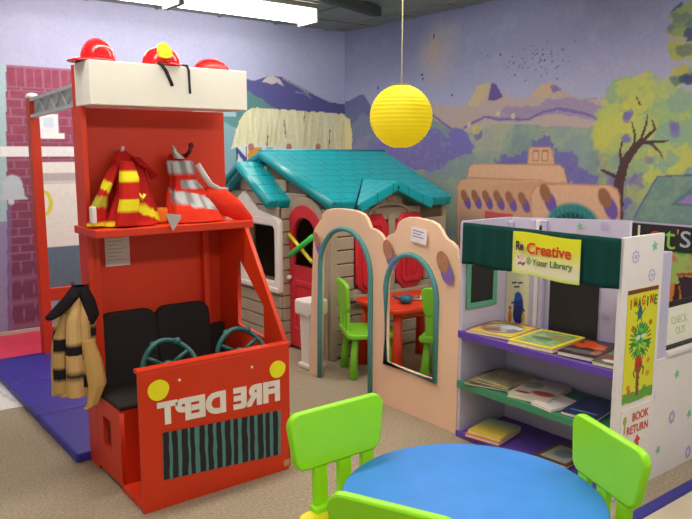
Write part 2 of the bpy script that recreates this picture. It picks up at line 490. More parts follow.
# low part of the wall
P.blend(np.clip((1.0-P.V)*6, 0, 1)*.5*(P.U > -4.5)*(P.U < -3.0), (120, 132, 120))
for i in range(46):
    c = RW(492+rng.gauss(45, 22), 62+rng.gauss(0, 11)); P.ell(c[0], c[1], .008, .007, (92, 90, 120), .85)
for q in ((422, 75), (423, 79), (452, 95), (378, 88), (434, 36)):
    c = RW(*q); P.ell(c[0], c[1], .011, .011, (50, 46, 70), 1)
# thatch that wraps round the corner
P.poly([(-YL-.01, LW(345, 115)[1]), (-YL+.09, LW(350, 120)[1]), (-YL+.13, 1.70), (-YL+.12, 1.5), (-YL-.01, 1.5)], (226, 216, 170), 1, amp=.012, freq=20)
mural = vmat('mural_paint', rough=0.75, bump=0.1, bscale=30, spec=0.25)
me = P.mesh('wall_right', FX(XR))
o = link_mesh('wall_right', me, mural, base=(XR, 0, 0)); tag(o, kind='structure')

# --- left wall mural
us = np.concatenate([np.arange(-2.4, 1.1, .1), np.arange(1.1, XR, 0.009), [XR]])
P = Paint(us, vs, (176, 178, 214))
t2 = fbm(P.U*9, P.V*9, 28); t3 = fbm(P.U*28, P.V*28, 32, 3)
P.blend((t2-.5)*.8, (196, 194, 216))
# hills right of the truck
P.poly(lws((215, 420), (215, 96), (246, 90), (262, 98), (300, 108), (340, 122), (360, 122), (360, 420)), (136, 172, 186), 1, amp=.02)
P.poly(lws((215, 110), (225, 82), (246, 78), (254, 81), (262, 78), (268, 76), (282, 77), (290, 81), (300, 86), (310, 92), (320, 98), (330, 102), (345, 105), (350, 105), (350, 118), (240, 116)), (92, 90, 148), 1, amp=.012, freq=10)
P.poly(lws((215, 120), (222, 100), (236, 88), (250, 90), (262, 98), (280, 112), (240, 130)), (92, 142, 140), .9, amp=.03)
P.poly(lws((262, 82), (268, 76.5), (274, 76), (280, 79), (284, 86), (277, 82), (272, 85), (268, 83)), (222, 208, 202), .85, amp=.008, freq=14)
P.line(lws((284, 78), (293, 83), (302, 88), (308, 93)), .03, (196, 180, 184), .6, amp=.01, freq=14)
P.line(lws((296, 92), (304, 93), (311, 98)), .02, (150, 146, 190), .6)
P.rect(*LW(222, 116), *LW(236, 112), (190, 206, 222), .7)
# hut with painted triangles under the thatch
P.poly(lws((237, 300), (237, 142), (350, 146), (350, 300)), (226, 226, 232))
P.poly(lws((237, 147), (246, 157), (246, 165), (237, 152)), (84, 84, 156))
P.poly(lws((248, 147), (263, 147), (248, 166)), (232, 152, 60))
P.poly(lws((266, 148), (274, 147), (256, 168), (251, 168)), (150, 176, 172))
P.line(lws((237, 147), (237, 165)), .012, (70, 70, 110)); P.line(lws((246.5, 147), (246.5, 165)), .012, (70, 70, 110))
# thatch
th = P.inside(lws((231, 149), (234, 138), (239, 122), (244, 113), (252, 108.5), (262, 108), (290, 110), (320, 112), (352, 115), (352, 150), (300, 148), (262, 145), (244, 145)), .012, 22)
P.blend(th, (230, 222, 184))
st = vnoise(P.U*60+P.V*6, P.V*4, 5)
P.blend(th*np.clip((st-.5)*2, 0, .5), (250, 246, 226)); P.blend(th*np.clip((vnoise(P.U*45-P.V*5, P.V*3, 9)-.55)*2, 0, .5), (196, 186, 130))
for q in ((284, 120, 286, 138), (305, 112, 304, 122), (330, 130, 329, 148), (268, 136, 267, 147)):
    P.line(lws(q[:2], q[2:]), .012, (110, 92, 70), .8)
for q in ((251, 147), (289, 147), (318, 147)):
    c = LW(*q); P.ell(c[0], c[1], .035, .035, (186, 116, 112), .9)
# brick firehouse on the far left
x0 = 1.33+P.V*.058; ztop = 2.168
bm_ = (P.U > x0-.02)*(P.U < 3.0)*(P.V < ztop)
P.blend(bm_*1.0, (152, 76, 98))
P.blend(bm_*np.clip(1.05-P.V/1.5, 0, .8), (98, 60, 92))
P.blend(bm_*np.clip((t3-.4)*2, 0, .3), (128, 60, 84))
row = np.floor(P.V/.068); mort = ((P.V % .068) < .012) | (((P.U+(row % 2)*.09) % .18) < .013)
sold = (P.V > ztop-.17)
mort = np.where(sold, ((P.U % .068) < .013) | (P.V > ztop-.015) | (P.V < ztop-.155), mort)
P.blend(bm_*mort*.5, (170, 130, 170))
P.blend((P.U <= x0-.02)*(P.V < ztop)*1.0, (170, 196, 206)); P.blend((P.U <= x0-.02)*(P.V < .95)*1.0, (146, 140, 180))
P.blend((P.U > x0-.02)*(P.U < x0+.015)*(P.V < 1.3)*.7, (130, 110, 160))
P.rect(-2.4, 1.46, LW(80, 150)[0]+.2, 1.545, (236, 234, 240))          # ledge line
P.rect(LW(39, 120)[0], LW(50, 134)[1], LW(57.5, 120)[0], LW(50, 114)[1], (232, 234, 244))   # small window
P.rect(LW(39, 120)[0]+.03, LW(50, 128)[1], LW(56, 120)[0]-.02, LW(50, 117)[1], (206, 216, 236))
P.rect(LW(39, 120)[0]-.02, LW(50, 139)[1], LW(61, 120)[0]+.02, LW(50, 133)[1], (244, 242, 244))
gx = LW(40, 200)[0]-.02
P.rect(gx, LW(60, 247)[1], gx+.9, LW(60, 162)[1], (236, 234, 230))     # white truck painted in the bay
P.rect(gx, LW(60, 184)[1], gx+.9, LW(60, 173)[1], (190, 180, 186))
P.rect(gx, LW(60, 181)[1], gx+.9, LW(60, 184)[1], (214, 206, 206))
P.rect(gx, LW(60, 289)[1], gx+.9, LW(60, 247)[1], (100, 120, 140))
P.rect(gx, 0.0, gx+.9, LW(60, 289)[1], (150, 160, 180))
P.rect(gx, LW(60, 300)[1], gx+.9, LW(60, 296)[1], (96, 104, 130))
c = LW(47, 203); P.ell(c[0]-.02, c[1], .065, .105, (222, 214, 70)); P.ell(c[0]-.03, c[1], .045, .085, (236, 234, 230))
# bell
c = LW(13, 188)
P.ell(c[0], c[1]+.02, .075, .085, (190, 200, 214)); P.poly([(c[0]-.075, c[1]+.02), (c[0]+.075, c[1]+.02), (c[0]+.085, c[1]-.06), (c[0]+.11, c[1]-.09), (c[0]-.11, c[1]-.09), (c[0]-.085, c[1]-.06)], (190, 200, 214))
P.ell(c[0]-.02, c[1]-.105, .025, .03, (200, 208, 220))
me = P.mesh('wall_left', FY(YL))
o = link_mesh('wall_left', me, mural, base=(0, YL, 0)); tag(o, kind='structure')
o = MB().box((-2.4, YL-.015, 0), (XR, YL, .055), .004).build('baseboard_left', mat('baseboard', (196, 176, 166), rough=.5)); tag(o, kind='structure')
o = MB().box((XR-.015, -2, 0), (XR, YL-.015, .055), .004).build('baseboard_right', mat('baseboard', (196, 176, 166))); tag(o, kind='structure')

# ------------------------------------------------------------------ ceiling lights
housing = mat('lamp_housing', (150, 150, 146), rough=.4)
glow = mat('lamp_glow', (255, 247, 234), emit=LAMP_EMIT, var=0)
def fixture(x, y, rz, label):
    t = thing('ceiling_light', label, 'ceiling light', (x, y, 2.585), rz, 'fluorescent ceiling lights')
    MB().box((-.61, -.15, .11), (.61, .15, .15), .01).box((-.62, -.15, .0), (-.605, .15, .12), .003).box((.605, -.15, .0), (.62, .15, .12), .003).build('housing', housing, t, world=False)
    for q in (-.45, .45):
        MB().box((q-.02, -.02, .145), (q+.02, .02, .156)).build('hanger', housing, t, world=False)
    rings = []
    for xx in (-.6, .6):
        rings.append([(xx, .13*math.cos(a), .11-.10*math.sin(a)**.7 if math.sin(a) > 0 else .11) for a in [PI*i/10 for i in range(11)]])
    m = MB(); m.grid(rings, closed=True); m.build('diffuser', glow, t, world=False)
    return t
fixture(3.08, 5.32, 0, 'lit fluorescent ceiling light nearest the dark beam')
fixture(1.82, 5.32, 0, 'lit fluorescent ceiling light above the brick mural, cut by the top of the photo')
for (x, y, l_) in ((0.6, 3.0, 'above the blue folding mat'), (1.9, 3.0, 'above the fire truck wing'), (3.2, 3.0, 'beside the yellow paper lantern'), (0.6, 0.6, 'behind the camera over bare carpet'), (2.0, 0.6, 'above the round blue table'), (3.3, 0.6, 'above the pale play mat')):  # further fixtures out of view, added for the light they give
    fixture(x, y, 0, 'unseen lit fluorescent ceiling light '+l_)
MB().box((-.45, -.045, 0), (.45, .045, .075), .01, M=Matrix.Translation((3.74, 4.80, 2.652)) @ Matrix.Rotation(R(19), 4, 'Z')).build('ceiling_beam', mat('dark_beam', (58, 62, 58), rough=.7))
tag(bpy.data.objects['ceiling_beam'], 'dark grey beam fixed under the ceiling by the room corner', 'beam')

# ------------------------------------------------------------------ mats and rugs on the floor
blue = mat('blue_vinyl', (52, 50, 158), rough=.45, var=.1, vscale=6)
b = MB()
for (y0, y1) in ((3.42, 4.08), (4.085, 4.74), (4.745, 5.4)):
    b.box((0.99, y0, 0.0), (1.9, y1, 0.05), .012)
tag(b.build('floor_mat', blue), 'dark blue folding vinyl mat under the hanging striped coat', 'mat')
tag(MB().box((-.6, 5.43, 0), (2.2, 6.17, .03), .01).build('floor_mat', mat('pink_vinyl', (226, 62, 92), rough=.5)), 'pinkish red mat lying along the brick mural', 'mat')
P = Paint(np.linspace(0, 1.0, 80), np.linspace(0, .95, 76), (232, 228, 226))
P.ell(.78, .55, .16, .22, (196, 180, 190), .9, amp=.05, freq=8); P.ell(.74, .5, .09, .12, (222, 214, 216), .9, amp=.03)
P.rect(.0, .0, .5, .95, (206, 198, 204), .5, amp=.05); P.line([(.95, .1), (.85, .9)], .02, (176, 170, 186), .6)
me = P.mesh('paper_rug', frame((0.02, 4.42, 0.006), (1, 0, 0), (0, 1, 0)), .005)
o = link_mesh('play_rug', me, vmat('paper', rough=.6, bump=0)); tag(o, 'white printed play rug on the carpet beside the blue mat', 'rug')
t = thing('play_mat', 'pale play mat with a raised dark blue border below the book return panel', 'mat', (3.6, 1.1, 0))
MB().box((2.3, .3, 0), (4.4, 1.44, .012)).build('mat_surface', mat('pale_mat', (206, 192, 170), rough=.8, var=.12, vscale=5), t)
MB().box((2.3, 1.44, 0), (4.4, 1.495, .02), .006).build('border', mat('border_blue', (48, 44, 140), rough=.5), t)
# ------------------------------------------------------------------ fire truck play stand
red = mat('truck_red', (218, 52, 12), rough=.45, var=.05, vscale=4)
redd = mat('truck_red_inner', (210, 50, 12), rough=.55, var=.05, vscale=4)
black = mat('black_upholstery', (26, 22, 22), rough=.8, bump=.3, bscale=120)
white_p = mat('white_board', (246, 242, 232), rough=.5, var=.02)
teal_pl = mat('dark_teal_plastic', (34, 96, 94), rough=.35)
X0, X1 = 1.06, 1.80
truck = thing('fire_truck_playset', 'tall red wooden fire truck play stand with white header and two black seats', 'play fire truck', (1.42, 3.1, 0))
# tower
MB().box((X0+.02, 3.40, .0), (1.825, 3.43, 1.70)).build('back_panel', redd, truck)
b = MB(); b.box((X0, 3.30, 0), (X0+.025, 3.425, 1.70), .003); b.box((X0-.001, 3.36, 1.69), (X0+.025, 3.40, 1.885), .003)
b.build('side_post', red, truck)
MB().box((X0+.025, 3.33, 0.0), (X0+.065, 3.40, 1.12), .003).build('side_post', red, truck)
MB().box((X1-.02, 3.31, 0), (X1+.04, 3.40, 1.14), .003).build('side_post', red, truck)
MB().box((X1-.13, 3.36, 0.385), (X1-.10, 3.40, 1.14), .003).build('side_post', red, truck)
MB().box((X0-.02, 3.12, 1.125), (X1+.03, 3.42, 1.16), .004).build('shelf', red, truck)
MB().box((X0+.0, 3.16, 1.70), (1.828, 3.36, 1.888), .004).build('header', white_p, truck)
# bench and seats
me = plate_mesh([[(3.0, .02), (3.40, .02), (3.40, .372), (3.0, .372)]], [[(3.12, .15), (3.22, .15), (3.22, .29), (3.12, .29)]], .02, frame((X0+.012, 0, 0), (0, 1, 0), (0, 0, 1)))
link_mesh('bench_side', me, red, truck)
MB().box((X0+.022, 3.0, .02), (X1-.02, 3.02, .372), .002).build('bench_front', red, truck)
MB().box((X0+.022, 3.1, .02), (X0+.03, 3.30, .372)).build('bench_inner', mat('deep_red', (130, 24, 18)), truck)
MB().box((X0+.002, 2.995, .373), (X1-.01, 3.37, .392), .008).build('seat_cushion', black, truck)
MB().box((X0+.07, 3.355, .39), (X1-.02, 3.398, .60), .006).build('upholstered_backing', black, truck)
for cx, hw in ((1.258, .132), (1.545, .135)):
    M = frame((cx, 3.345, .352), (1, 0, 0), (0, .10, 1))
    me = plate_mesh([[(-hw, 0), (hw, 0), (hw, .24)]+[(hw-.05+.05*math.cos(R(a)), .32+.05*math.sin(R(a))) for a in range(0, 91, 15)]+[(-hw+.05-.05*math.sin(R(a)), .32+.05*math.cos(R(a))) for a in range(0, 91, 15)]+[(-hw, .24)]], [], .05, M, bev=.012)
    link_mesh('seat_back', me, black, truck)
# floor plate, right wing with cut-out window, front panel
MB().box((X0, 2.765, 0), (X1, 3.0, .03), .003).build('floor_plate', red, truck)
wing = [(2.765, 0), (3.40, 0), (3.40, 1.122), (3.12, 1.122), (2.765, .60)]
hole = [(2.955, .60), (3.21, .62), (3.205, .985), (2.955, .755)]
me = plate_mesh([wing], [hole], .02, frame((X1-.012, 0, 0), (0, 1, 0), (0, 0, 1)))
link_mesh('side_wing', me, red, truck)
FYP = 2.745
fp = MB().box((X0-.005, FYP-.002, 0), (1.775, FYP+.018, .605), .003)
fp.box((X0-.005, FYP+.0, .60), (1.795, FYP+.05, .618), .003)
fpo = fp.build('front_panel', red, truck)
Mf = FY(FYP-.003)
for q, r in (((158, 390), .047), ((277, 369), .043)):
    p = onY(*q, FYP); m = MB(); m.poly([(p.x+r*math.cos(2*PI*k/28)*(1+.03*math.sin(3*2*PI*k/28)), p.z+r*.95*math.sin(2*PI*k/28)) for k in range(28)], .003, Mf)
    m.build('headlight', mat('headlight_yellow', (250, 238, 30), rough=.5), truck)
# radiator grille painted as uneven stripes
m = MB(); g0, g1 = onY(162, 433, FYP), onY(280, 410, FYP); gb0, gb1 = onY(163, 480, FYP), onY(280, 454, FYP)
m.poly([(g0.x, g0.z), (gb0.x, gb0.z), (gb1.x, gb1.z), (g1.x, g1.z)], .002, Mf)
m.build('grille', mat('grille_teal', (84, 136, 140), rough=.6), truck)
m = MB(); rg = random.Random(5); N = 14
for i in range(N):
    a = (i+.0)/N; bq = a+.58/N+rg.uniform(-.008, .008)
    L = []; Rr = []
    for k in range(7):
        t = k/6; x_t = g0.x+(g1.x-g0.x)*0; zt = g0.z+(g1.z-g0.z)*a; zb = gb0.z+(gb1.z-gb0.z)*a
        z = zt*(1-t)+zb*t; j = rg.uniform(-.002, .002)
        L.append((g0.x+(g1.x-g0.x)*a+j, z)); Rr.append((g0.x+(g1.x-g0.x)*bq+j+rg.uniform(-.002, .002), z))
    m.poly(L+Rr[::-1], .0035, Mf)
m.build('grille_bars', mat('grille_black', (30, 26, 28), rough=.6), truck)
# hand lettering, mirror-written as in the photo
pA, pB = onY(157, 413, FYP), onY(279, 391, FYP)
Mt = frame(((pA.x+pB.x)/2, FYP-.005, (pA.z+pB.z)/2), (1, 0, (pB.z-pA.z)/(pB.x-pA.x)*.6), (0, 0, 1))
me = text_mesh('FIRE DEPT', Mt, width=.60, height=.10, th=.003, offset=.055, mirror=True)
link_mesh('lettering', me, mat('lettering_white', (244, 234, 224), rough=.6), truck)
for q in ((179, 380), (251.5, 367)):
    p = onY(*q, FYP); m = MB(); m.lathe([(.0, 0), (.007, 0), (.006, .004), (0, .005)], M=Matrix.Translation((p.x, FYP-.002, p.z)) @ Matrix.Rotation(R(90), 4, 'X'), n=12)
    m.build('screw', mat('screw_metal', (236, 236, 230), rough=.3), truck)
MB().box((1.745, FYP-.006, .02), (1.778, FYP-.001, .05), .002).build('corner_plate', mat('corner_tan', (196, 150, 90)), truck)
# paper notice
MB().box((1.172, 3.396, .953), (1.292, 3.3995, 1.108)).build('paper_notice', mat('paper_white', (226, 220, 214), rough=.7), truck)
b = MB()
for k in range(7): b.box((1.185, 3.3945, 1.09-k*.018), (1.275-(k % 3)*.02, 3.396, 1.093-k*.018))
b.build('print_lines', mat('print_grey', (170, 166, 164)), truck)
# steering wheels
for cx, cz in ((1.262, .565), (1.62, .562)):
    st = MB(); M = Matrix.Translation((cx, 2.90, cz)) @ Matrix.Rotation(R(66), 4, 'X')
    rr = .118
    st.tube([M @ Vector((rr*math.cos(a), rr*math.sin(a), .012*math.cos(3*a))) for a in [2*PI*k/36 for k in range(36)]], .0115, 10, True)
    so = st.build('steering_wheel', teal_pl, truck)
    m = MB()
    for a in (30, 150, 270): m.tube([M @ Vector((.02*math.cos(R(a)), .02*math.sin(R(a)), -.02)), M @ Vector((rr*math.cos(R(a)), rr*math.sin(R(a)), 0))], [.011, .009], 8)
    m.build('spoke', teal_pl, so)
    for a in (62, 118):
        m = MB(); p = M @ Vector((rr*math.cos(R(a)), rr*math.sin(R(a)), 0)); m.lathe([(0, -.018), (.013, -.014), (.017, 0), (.013, .014), (0, .018)], c=p, n=12)
        m.build('grip', teal_pl, so)
    m = MB(); m.lathe([(0, -.05), (.028, -.05), (.032, -.02), (.025, 0), (0, .004)], n=16, M=M); m.build('hub', teal_pl, so)
    MB().tube([M @ Vector((0, 0, -.04)), Vector((cx, 2.81, .30)), Vector((cx, 2.775, .28))], .014, 8).build('column', black, so)

# helmets on the header
hred = mat('helmet_red', (218, 34, 40), rough=.18, var=.03)
HZ = 1.888
def dome(cx, cy, rx, ry, h, n=28):
    m = MB(); m.lathe([(1.0, 0), (.99, .12), (.95, .35), (.86, .58), (.68, .8), (.42, .94), (.18, .99), (0, 1.0)], n=n, M=Matrix.Translation((cx, cy, HZ+.012)) @ Matrix.Diagonal((rx, ry, h, 1))); return m
t = thing('fire_helmet', 'red toy fire helmet with long brim at the brick mural end of the header', 'helmet', (1.16, 3.3, HZ), group='helmets on top of the fire truck')
m = dome(1.14, 3.27, .07, .085, .085); m.build('crown', hred, t)
m = MB(); m.tube([Vector((1.14-.07*math.cos(a), 3.27, HZ+.012+.087*math.sin(a))) for a in [PI*k/14 for k in range(15)]], .009, 8); m.build('crest', hred, t)
rings = [[(1.132+(r+(.035 if math.cos(a) < 0 else .0)*abs(math.cos(a))**2*(r/.09))*math.cos(a), 3.27+r*1.15*math.sin(a), HZ+z) for a in [2*PI*k/32 for k in range(32)]] for r, z in ((.06, .006), (.09, .0), (.092, .004), (.068, .016))]
m = MB(); m.grid(rings); m.build('brim', hred, t)
m = MB(); m.tube([Vector((1.14+.035*math.cos(a), 3.20, HZ+.048+.014*math.sin(a))) for a in [PI*k/8 for k in range(9)]], .006, 6); m.build('crown_highlight', mat('helmet_highlight', (236, 170, 170), rough=.4), t)  # pale arc stands in for the highlight on the crown
t = thing('fire_helmet', 'red toy fire helmet with yellow badge, black straps hanging over the header', 'helmet', (1.44, 3.26, HZ), group='helmets on top of the fire truck')
dome(1.43, 3.26, .084, .10, .078).build('crown', hred, t)
rings = [[(1.435+r*math.cos(a)*.92, 3.26+r*1.1*math.sin(a), HZ+z) for a in [2*PI*k/32 for k in range(32)]] for r, z in ((.08, .004), (.103, .0), (.105, .004), (.087, .018))]
m = MB(); m.grid(rings); m.build('brim', hred, t)
me = plate_mesh([[(-.026, -.025), (0, -.032), (.026, -.025), (.032, 0), (.024, .03), (.012, .034), (0, .042), (-.012, .034), (-.024, .03), (-.032, 0)]], [], .012, frame((1.405, 3.16, HZ+.058), (1, -.1, 0), (0, .35, 1)), bev=.003)
link_mesh('badge', me, mat('badge_yellow', (248, 212, 40), rough=.3), t)
for pts in ([(1.375, 3.17, HZ+.004), (1.385, 3.152, HZ+.001), (1.405, 3.150, 1.86), (1.422, 3.148, 1.82), (1.432, 3.147, 1.795)], [(1.50, 3.2, HZ+.006), (1.512, 3.154, HZ+.001), (1.516, 3.150, 1.87), (1.517, 3.148, 1.81), (1.518, 3.147, 1.765)]):
    m = MB(); m.tube([Vector(p) for p in pts], .008, 8, rb=.003); m.build('strap', mat('strap_black', (30, 28, 32), rough=.7), t)
t = thing('fire_helmet', 'low red fire helmet without badge or straps on the play house end of the header', 'helmet', (1.69, 3.3, HZ), group='helmets on top of the fire truck')
m = dome(1.725, 3.33, .078, .075, .04); m.build('shell', mat('helmet_red_matt', (212, 40, 40), rough=.4), t)
m = MB(); m.tube([Vector((1.725+.092*math.cos(a), 3.325, HZ+.003+.058*math.sin(a))) for a in [PI*k/24 for k in range(25)]], .008, 8); m.build('rim', hred, t)

# ------------------------------------------------------------------ cloth helper: lofted, folded garment pieces
def loft(secs, n=40, seed=0, fold=.012, nf=7, sub=6):
    """secs: (centre, a, b): half-axis vectors across and out; interpolated"""
    rg = random.Random(seed); ph = [rg.uniform(0, 6.28) for _ in range(4)]
    S = [(Vector(c), Vector(a), Vector(b)) for c, a, b in secs]; rings = []
    K = (len(S)-1)*sub
    for i in range(K+1):
        f = i/sub; j = min(int(f), len(S)-2); t = f-j; t2 = t*t*(3-2*t)
        c = S[j][0].lerp(S[j+1][0], t2); a = S[j][1].lerp(S[j+1][1], t2); b = S[j][2].lerp(S[j+1][2], t2)
        u = i/K; ring = []
        for k in range(n):
            th = 2*PI*k/n
            w = 1+fold/max(a.length, .02)*(math.sin(nf*th+ph[0]+1.2*u)+.5*math.sin((nf*2-3)*th+ph[1]-2*u))*min(1, .25+u)
            ring.append(c+a*math.cos(th)*w+b*math.sin(th)*w)
        rings.append(ring)
    m = MB(); m.grid(rings); return m
cloth = vmat('cloth_paint', rough=.85, bump=.35, bscale=220, spec=.15, var=.08)
def garment(name, m, fn, parent):
    me = m.mesh(name); vcolor(me, fn); return link_mesh(name, me, cloth, parent)
Vx = Vector
DR, YL_, OR, SV = (176, 30, 28), (232, 216, 40), (222, 56, 34), (176, 176, 176)
t = thing('firefighter_coat', 'child size dark red coat with yellow bands draped above the shelf', 'coat', (1.25, 3.25, 1.16), group='dress-up coats on the fire truck')
def c1(p):
    if abs(p.z-1.245+(p.x-1.26)*.4) < .02 and p.x > 1.2: return YL_
    if p.z < 1.19 and p.x < 1.16: return YL_
    return DR if p.z > 1.19 else (206, 40, 28)
garment('body', loft([((1.255, 3.34, 1.505), (.012, 0, 0), (0, .012, 0)), ((1.26, 3.31, 1.465), (.055, 0, 0), (0, .035, 0)), ((1.265, 3.29, 1.41), (.075, 0, 0), (0, .05, 0)), ((1.265, 3.27, 1.32), (.085, 0, 0), (0, .06, 0)), ((1.25, 3.25, 1.22), (.115, 0, 0), (0, .075, 0)), ((1.24, 3.24, 1.165), (.13, 0, 0), (0, .085, 0))], seed=1, fold=.012), c1, t)
garment('sleeve', loft([((1.24, 3.25, 1.455), (.03, 0, 0), (0, .03, 0)), ((1.235, 3.21, 1.38), (.045, 0, 0), (0, .035, 0)), ((1.22, 3.18, 1.28), (.045, 0, 0), (0, .035, 0)), ((1.195, 3.165, 1.17), (.05, 0, .0), (0, .035, 0))], seed=2, fold=.003, n=28, sub=10), lambda p: YL_ if 1.365 < p.z < 1.415 or 1.235 < p.z < 1.287 else (190, 34, 28), t)
garment('sleeve', loft([((1.19, 3.28, 1.43), (.03, 0, .02), (0, .03, 0)), ((1.145, 3.25, 1.35), (.036, 0, .026), (0, .03, 0)), ((1.10, 3.24, 1.27), (.038, 0, .02), (0, .03, 0)), ((1.085, 3.235, 1.17), (.045, 0, 0), (0, .035, 0))], seed=3, fold=.003, n=28, sub=10), lambda p: YL_ if abs((p.z-1.345)-(p.x-1.14)*-.7) < .026 else ((176, 160, 50) if 1.255 < p.z < 1.30 else (YL_ if p.z < 1.185 else (182, 32, 28))), t)
garment('collar', loft([((1.29, 3.27, 1.475), (.02, 0, 0), (0, .02, 0)), ((1.325, 3.25, 1.43), (.035, 0, -.01), (0, .02, 0)), ((1.365, 3.25, 1.40), (.03, 0, -.01), (0, .012, 0)), ((1.36, 3.26, 1.37), (.006, 0, 0), (0, .006, 0))], seed=4, fold=.002, n=20), lambda p: (164, 24, 26), t)
p0 = onY(142, 197, 3.18)
m = MB(); m.tube([Vector((p0.x-.015, 3.18, p0.z+.015)), Vector((p0.x, 3.175, p0.z-.01)), Vector((p0.x+.012, 3.18, p0.z+.012))], .008, 8); m.build('badge', mat('badge_yellow2', (222, 206, 60)), t)
MB().box((1.045, 3.17, 1.185), (1.066, 3.21, 1.26), .006).build('white_cuff', mat('cuff_white', (236, 228, 222)), t)
m = MB(); m.box((1.345, 3.24, 1.162), (1.45, 3.36, 1.235), .02, seg=3)
tag(m.build('folded_cloth', mat('orange_cloth', (236, 134, 24), rough=.8, bump=.3)), 'folded orange yellow cloth on the shelf between the two coats', 'cloth')

t = thing('firefighter_coat', 'bright orange red coat with silver bands and grey lining above the shelf', 'coat', (1.58, 3.25, 1.16), group='dress-up coats on the fire truck')
def c2(p):
    zz = p.z+(p.x-1.55)*.18
    if 1.40 < p.z < 1.455 or 1.325 < p.z < 1.365 and p.x > 1.5 or (1.235 < zz < 1.30 and p.x > 1.45): return (196, 196, 198) if math.sin(p.x*90) > -.2 else (140, 140, 146)
    return (206, 42, 30) if p.z > 1.31 else OR
garment('body', loft([((1.525, 3.34, 1.49), (.03, 0, 0), (0, .03, 0)), ((1.53, 3.31, 1.45), (.065, 0, 0), (0, .045, 0)), ((1.535, 3.29, 1.36), (.065, 0, 0), (0, .055, 0)), ((1.545, 3.27, 1.30), (.10, 0, 0), (0, .06, 0)), ((1.555, 3.245, 1.22), (.125, 0, 0), (0, .08, 0)), ((1.565, 3.235, 1.165), (.145, 0, 0), (0, .09, 0))], seed=6, fold=.011), c2, t)
garment('sleeve', loft([((1.63, 3.25, 1.30), (.03, 0, .03), (0, .04, 0)), ((1.70, 3.22, 1.26), (.03, 0, .055), (0, .035, 0)), ((1.77, 3.19, 1.21), (.02, 0, .045), (0, .03, 0)), ((1.845, 3.17, 1.15), (.005, 0, .02), (0, .012, 0))], seed=7, fold=.003, n=24), lambda p: (214, 46, 30) if p.z < 1.24 else OR, t)
m = MB(); m.tube([Vector((1.59, 3.24, 1.44)), Vector((1.615, 3.22, 1.385)), Vector((1.645, 3.215, 1.34)), Vector((1.69, 3.215, 1.315)), Vector((1.74, 3.22, 1.31))], .014, 8, rb=.006); m.build('silver_trim', mat('silver_cloth', (206, 206, 208), rough=.45), t)
m = MB(); m.grid([[(1.475, 3.26, 1.47), (1.535, 3.26, 1.465), (1.50, 3.24, 1.465)], [(1.478, 3.28, 1.50), (1.51, 3.28, 1.50), (1.492, 3.27, 1.50)], [(1.485, 3.29, 1.53), (1.49, 3.29, 1.53), (1.487, 3.285, 1.53)]]); m.build('collar_tip', mat('collar_white', (214, 212, 212)), t)
pa, pb, pc = onY(167, 217, 3.10), onY(181, 218, 3.10), onY(173, 231, 3.10)
m = MB(); m.quad_box([pa+Vx((0, 0, .015)), pb+Vx((0, 0, .015)), pb, pc, pa], (0, 1, 0), .008); m.build('lining', mat('lining_grey', (190, 178, 178)), t)
m = MB(); m.tube([Vector((1.56, 3.399, 1.48)), Vector((1.56, 3.30, 1.48)), Vector((1.565, 3.27, 1.50)), Vector((1.57, 3.262, 1.525))], .01, 8); m.lathe([(0, -.014), (.012, -.008), (.014, 0), (.012, .008), (0, .014)], c=(1.57, 3.262, 1.53), n=12); m.build('coat_hook', mat('hook_dark', (84, 20, 20)), truck)
m = MB(); m.tube([Vector((1.25, 3.399, 1.50)), Vector((1.25, 3.32, 1.505)), Vector((1.25, 3.31, 1.52))], .008, 8); m.build('coat_hook', mat('hook_light', (220, 200, 196)), truck)
m = MB(); m.tube([Vector((1.062, 3.33, .885)), Vector((1.0, 3.33, .885)), Vector((.99, 3.33, .91))], .008, 8); m.build('coat_hook', mat('hook_dark', (84, 20, 20)), truck)

TAN, NV = (206, 168, 108), (36, 30, 34)
t = thing('striped_coat', 'tan coat with black bands and dark collar hanging beside the tower', 'coat', (.96, 3.33, .35), group='dress-up coats on the fire truck')
dx = Vector((.96, -.28, 0)); dy = Vector((.28, .96, 0))
def S(cx, z, hw, hd, off=0): return (Vector((cx+.022, 3.30, z-.025))-dy*off, dx*hw, dy*hd)
def bands(p, zs, h=.045): return any(abs(p.z-z) < h/2 for z in zs)
garment('body', loft([S(.99, .905, .02, .02), S(.985, .87, .05, .035), S(.97, .78, .078, .045), S(.955, .66, .085, .05), S(.955, .52, .095, .055), S(.955, .42, .10, .06)], seed=11, fold=.012), lambda p: TAN if not bands(p, (.675,), .05) else NV, t)
garment('front_flap', loft([S(.975, .88, .018, .02, .02), S(.955, .78, .03, .025, .045), S(.95, .62, .034, .03, .055), S(.95, .42, .036, .03, .055)], seed=12, fold=.003, n=24, sub=10), lambda p: NV if bands(p, (.62, .495), .058) else (216, 178, 118), t)
garment('front_flap', loft([S(1.0, .86, .018, .02, .02), S(1.0, .76, .026, .025, .045), S(1.0, .62, .026, .03, .05), S(.995, .46, .03, .03, .05)], seed=13, fold=.003, n=24, sub=10), lambda p: NV if bands(p, (.59, .465), .055) else TAN, t)
garment('sleeve', loft([S(.93, .80, .02, .02, .01), S(.895, .70, .03, .028, .01), S(.885, .58, .03, .03, .01), S(.885, .44, .03, .03, .01)], seed=14, fold=.003, n=24, sub=10), lambda p: NV if bands(p, (.64, .50), .055) else (196, 158, 100), t)
garment('sleeve', loft([S(1.01, .68, .03, .03, .06), S(1.03, .58, .042, .04, .07), S(1.045, .47, .042, .045, .08), S(1.02, .38, .024, .03, .08), S(.99, .36, .012, .02, .07)], seed=15, fold=.004, n=24, sub=8), lambda p: (206, 164, 100), t)
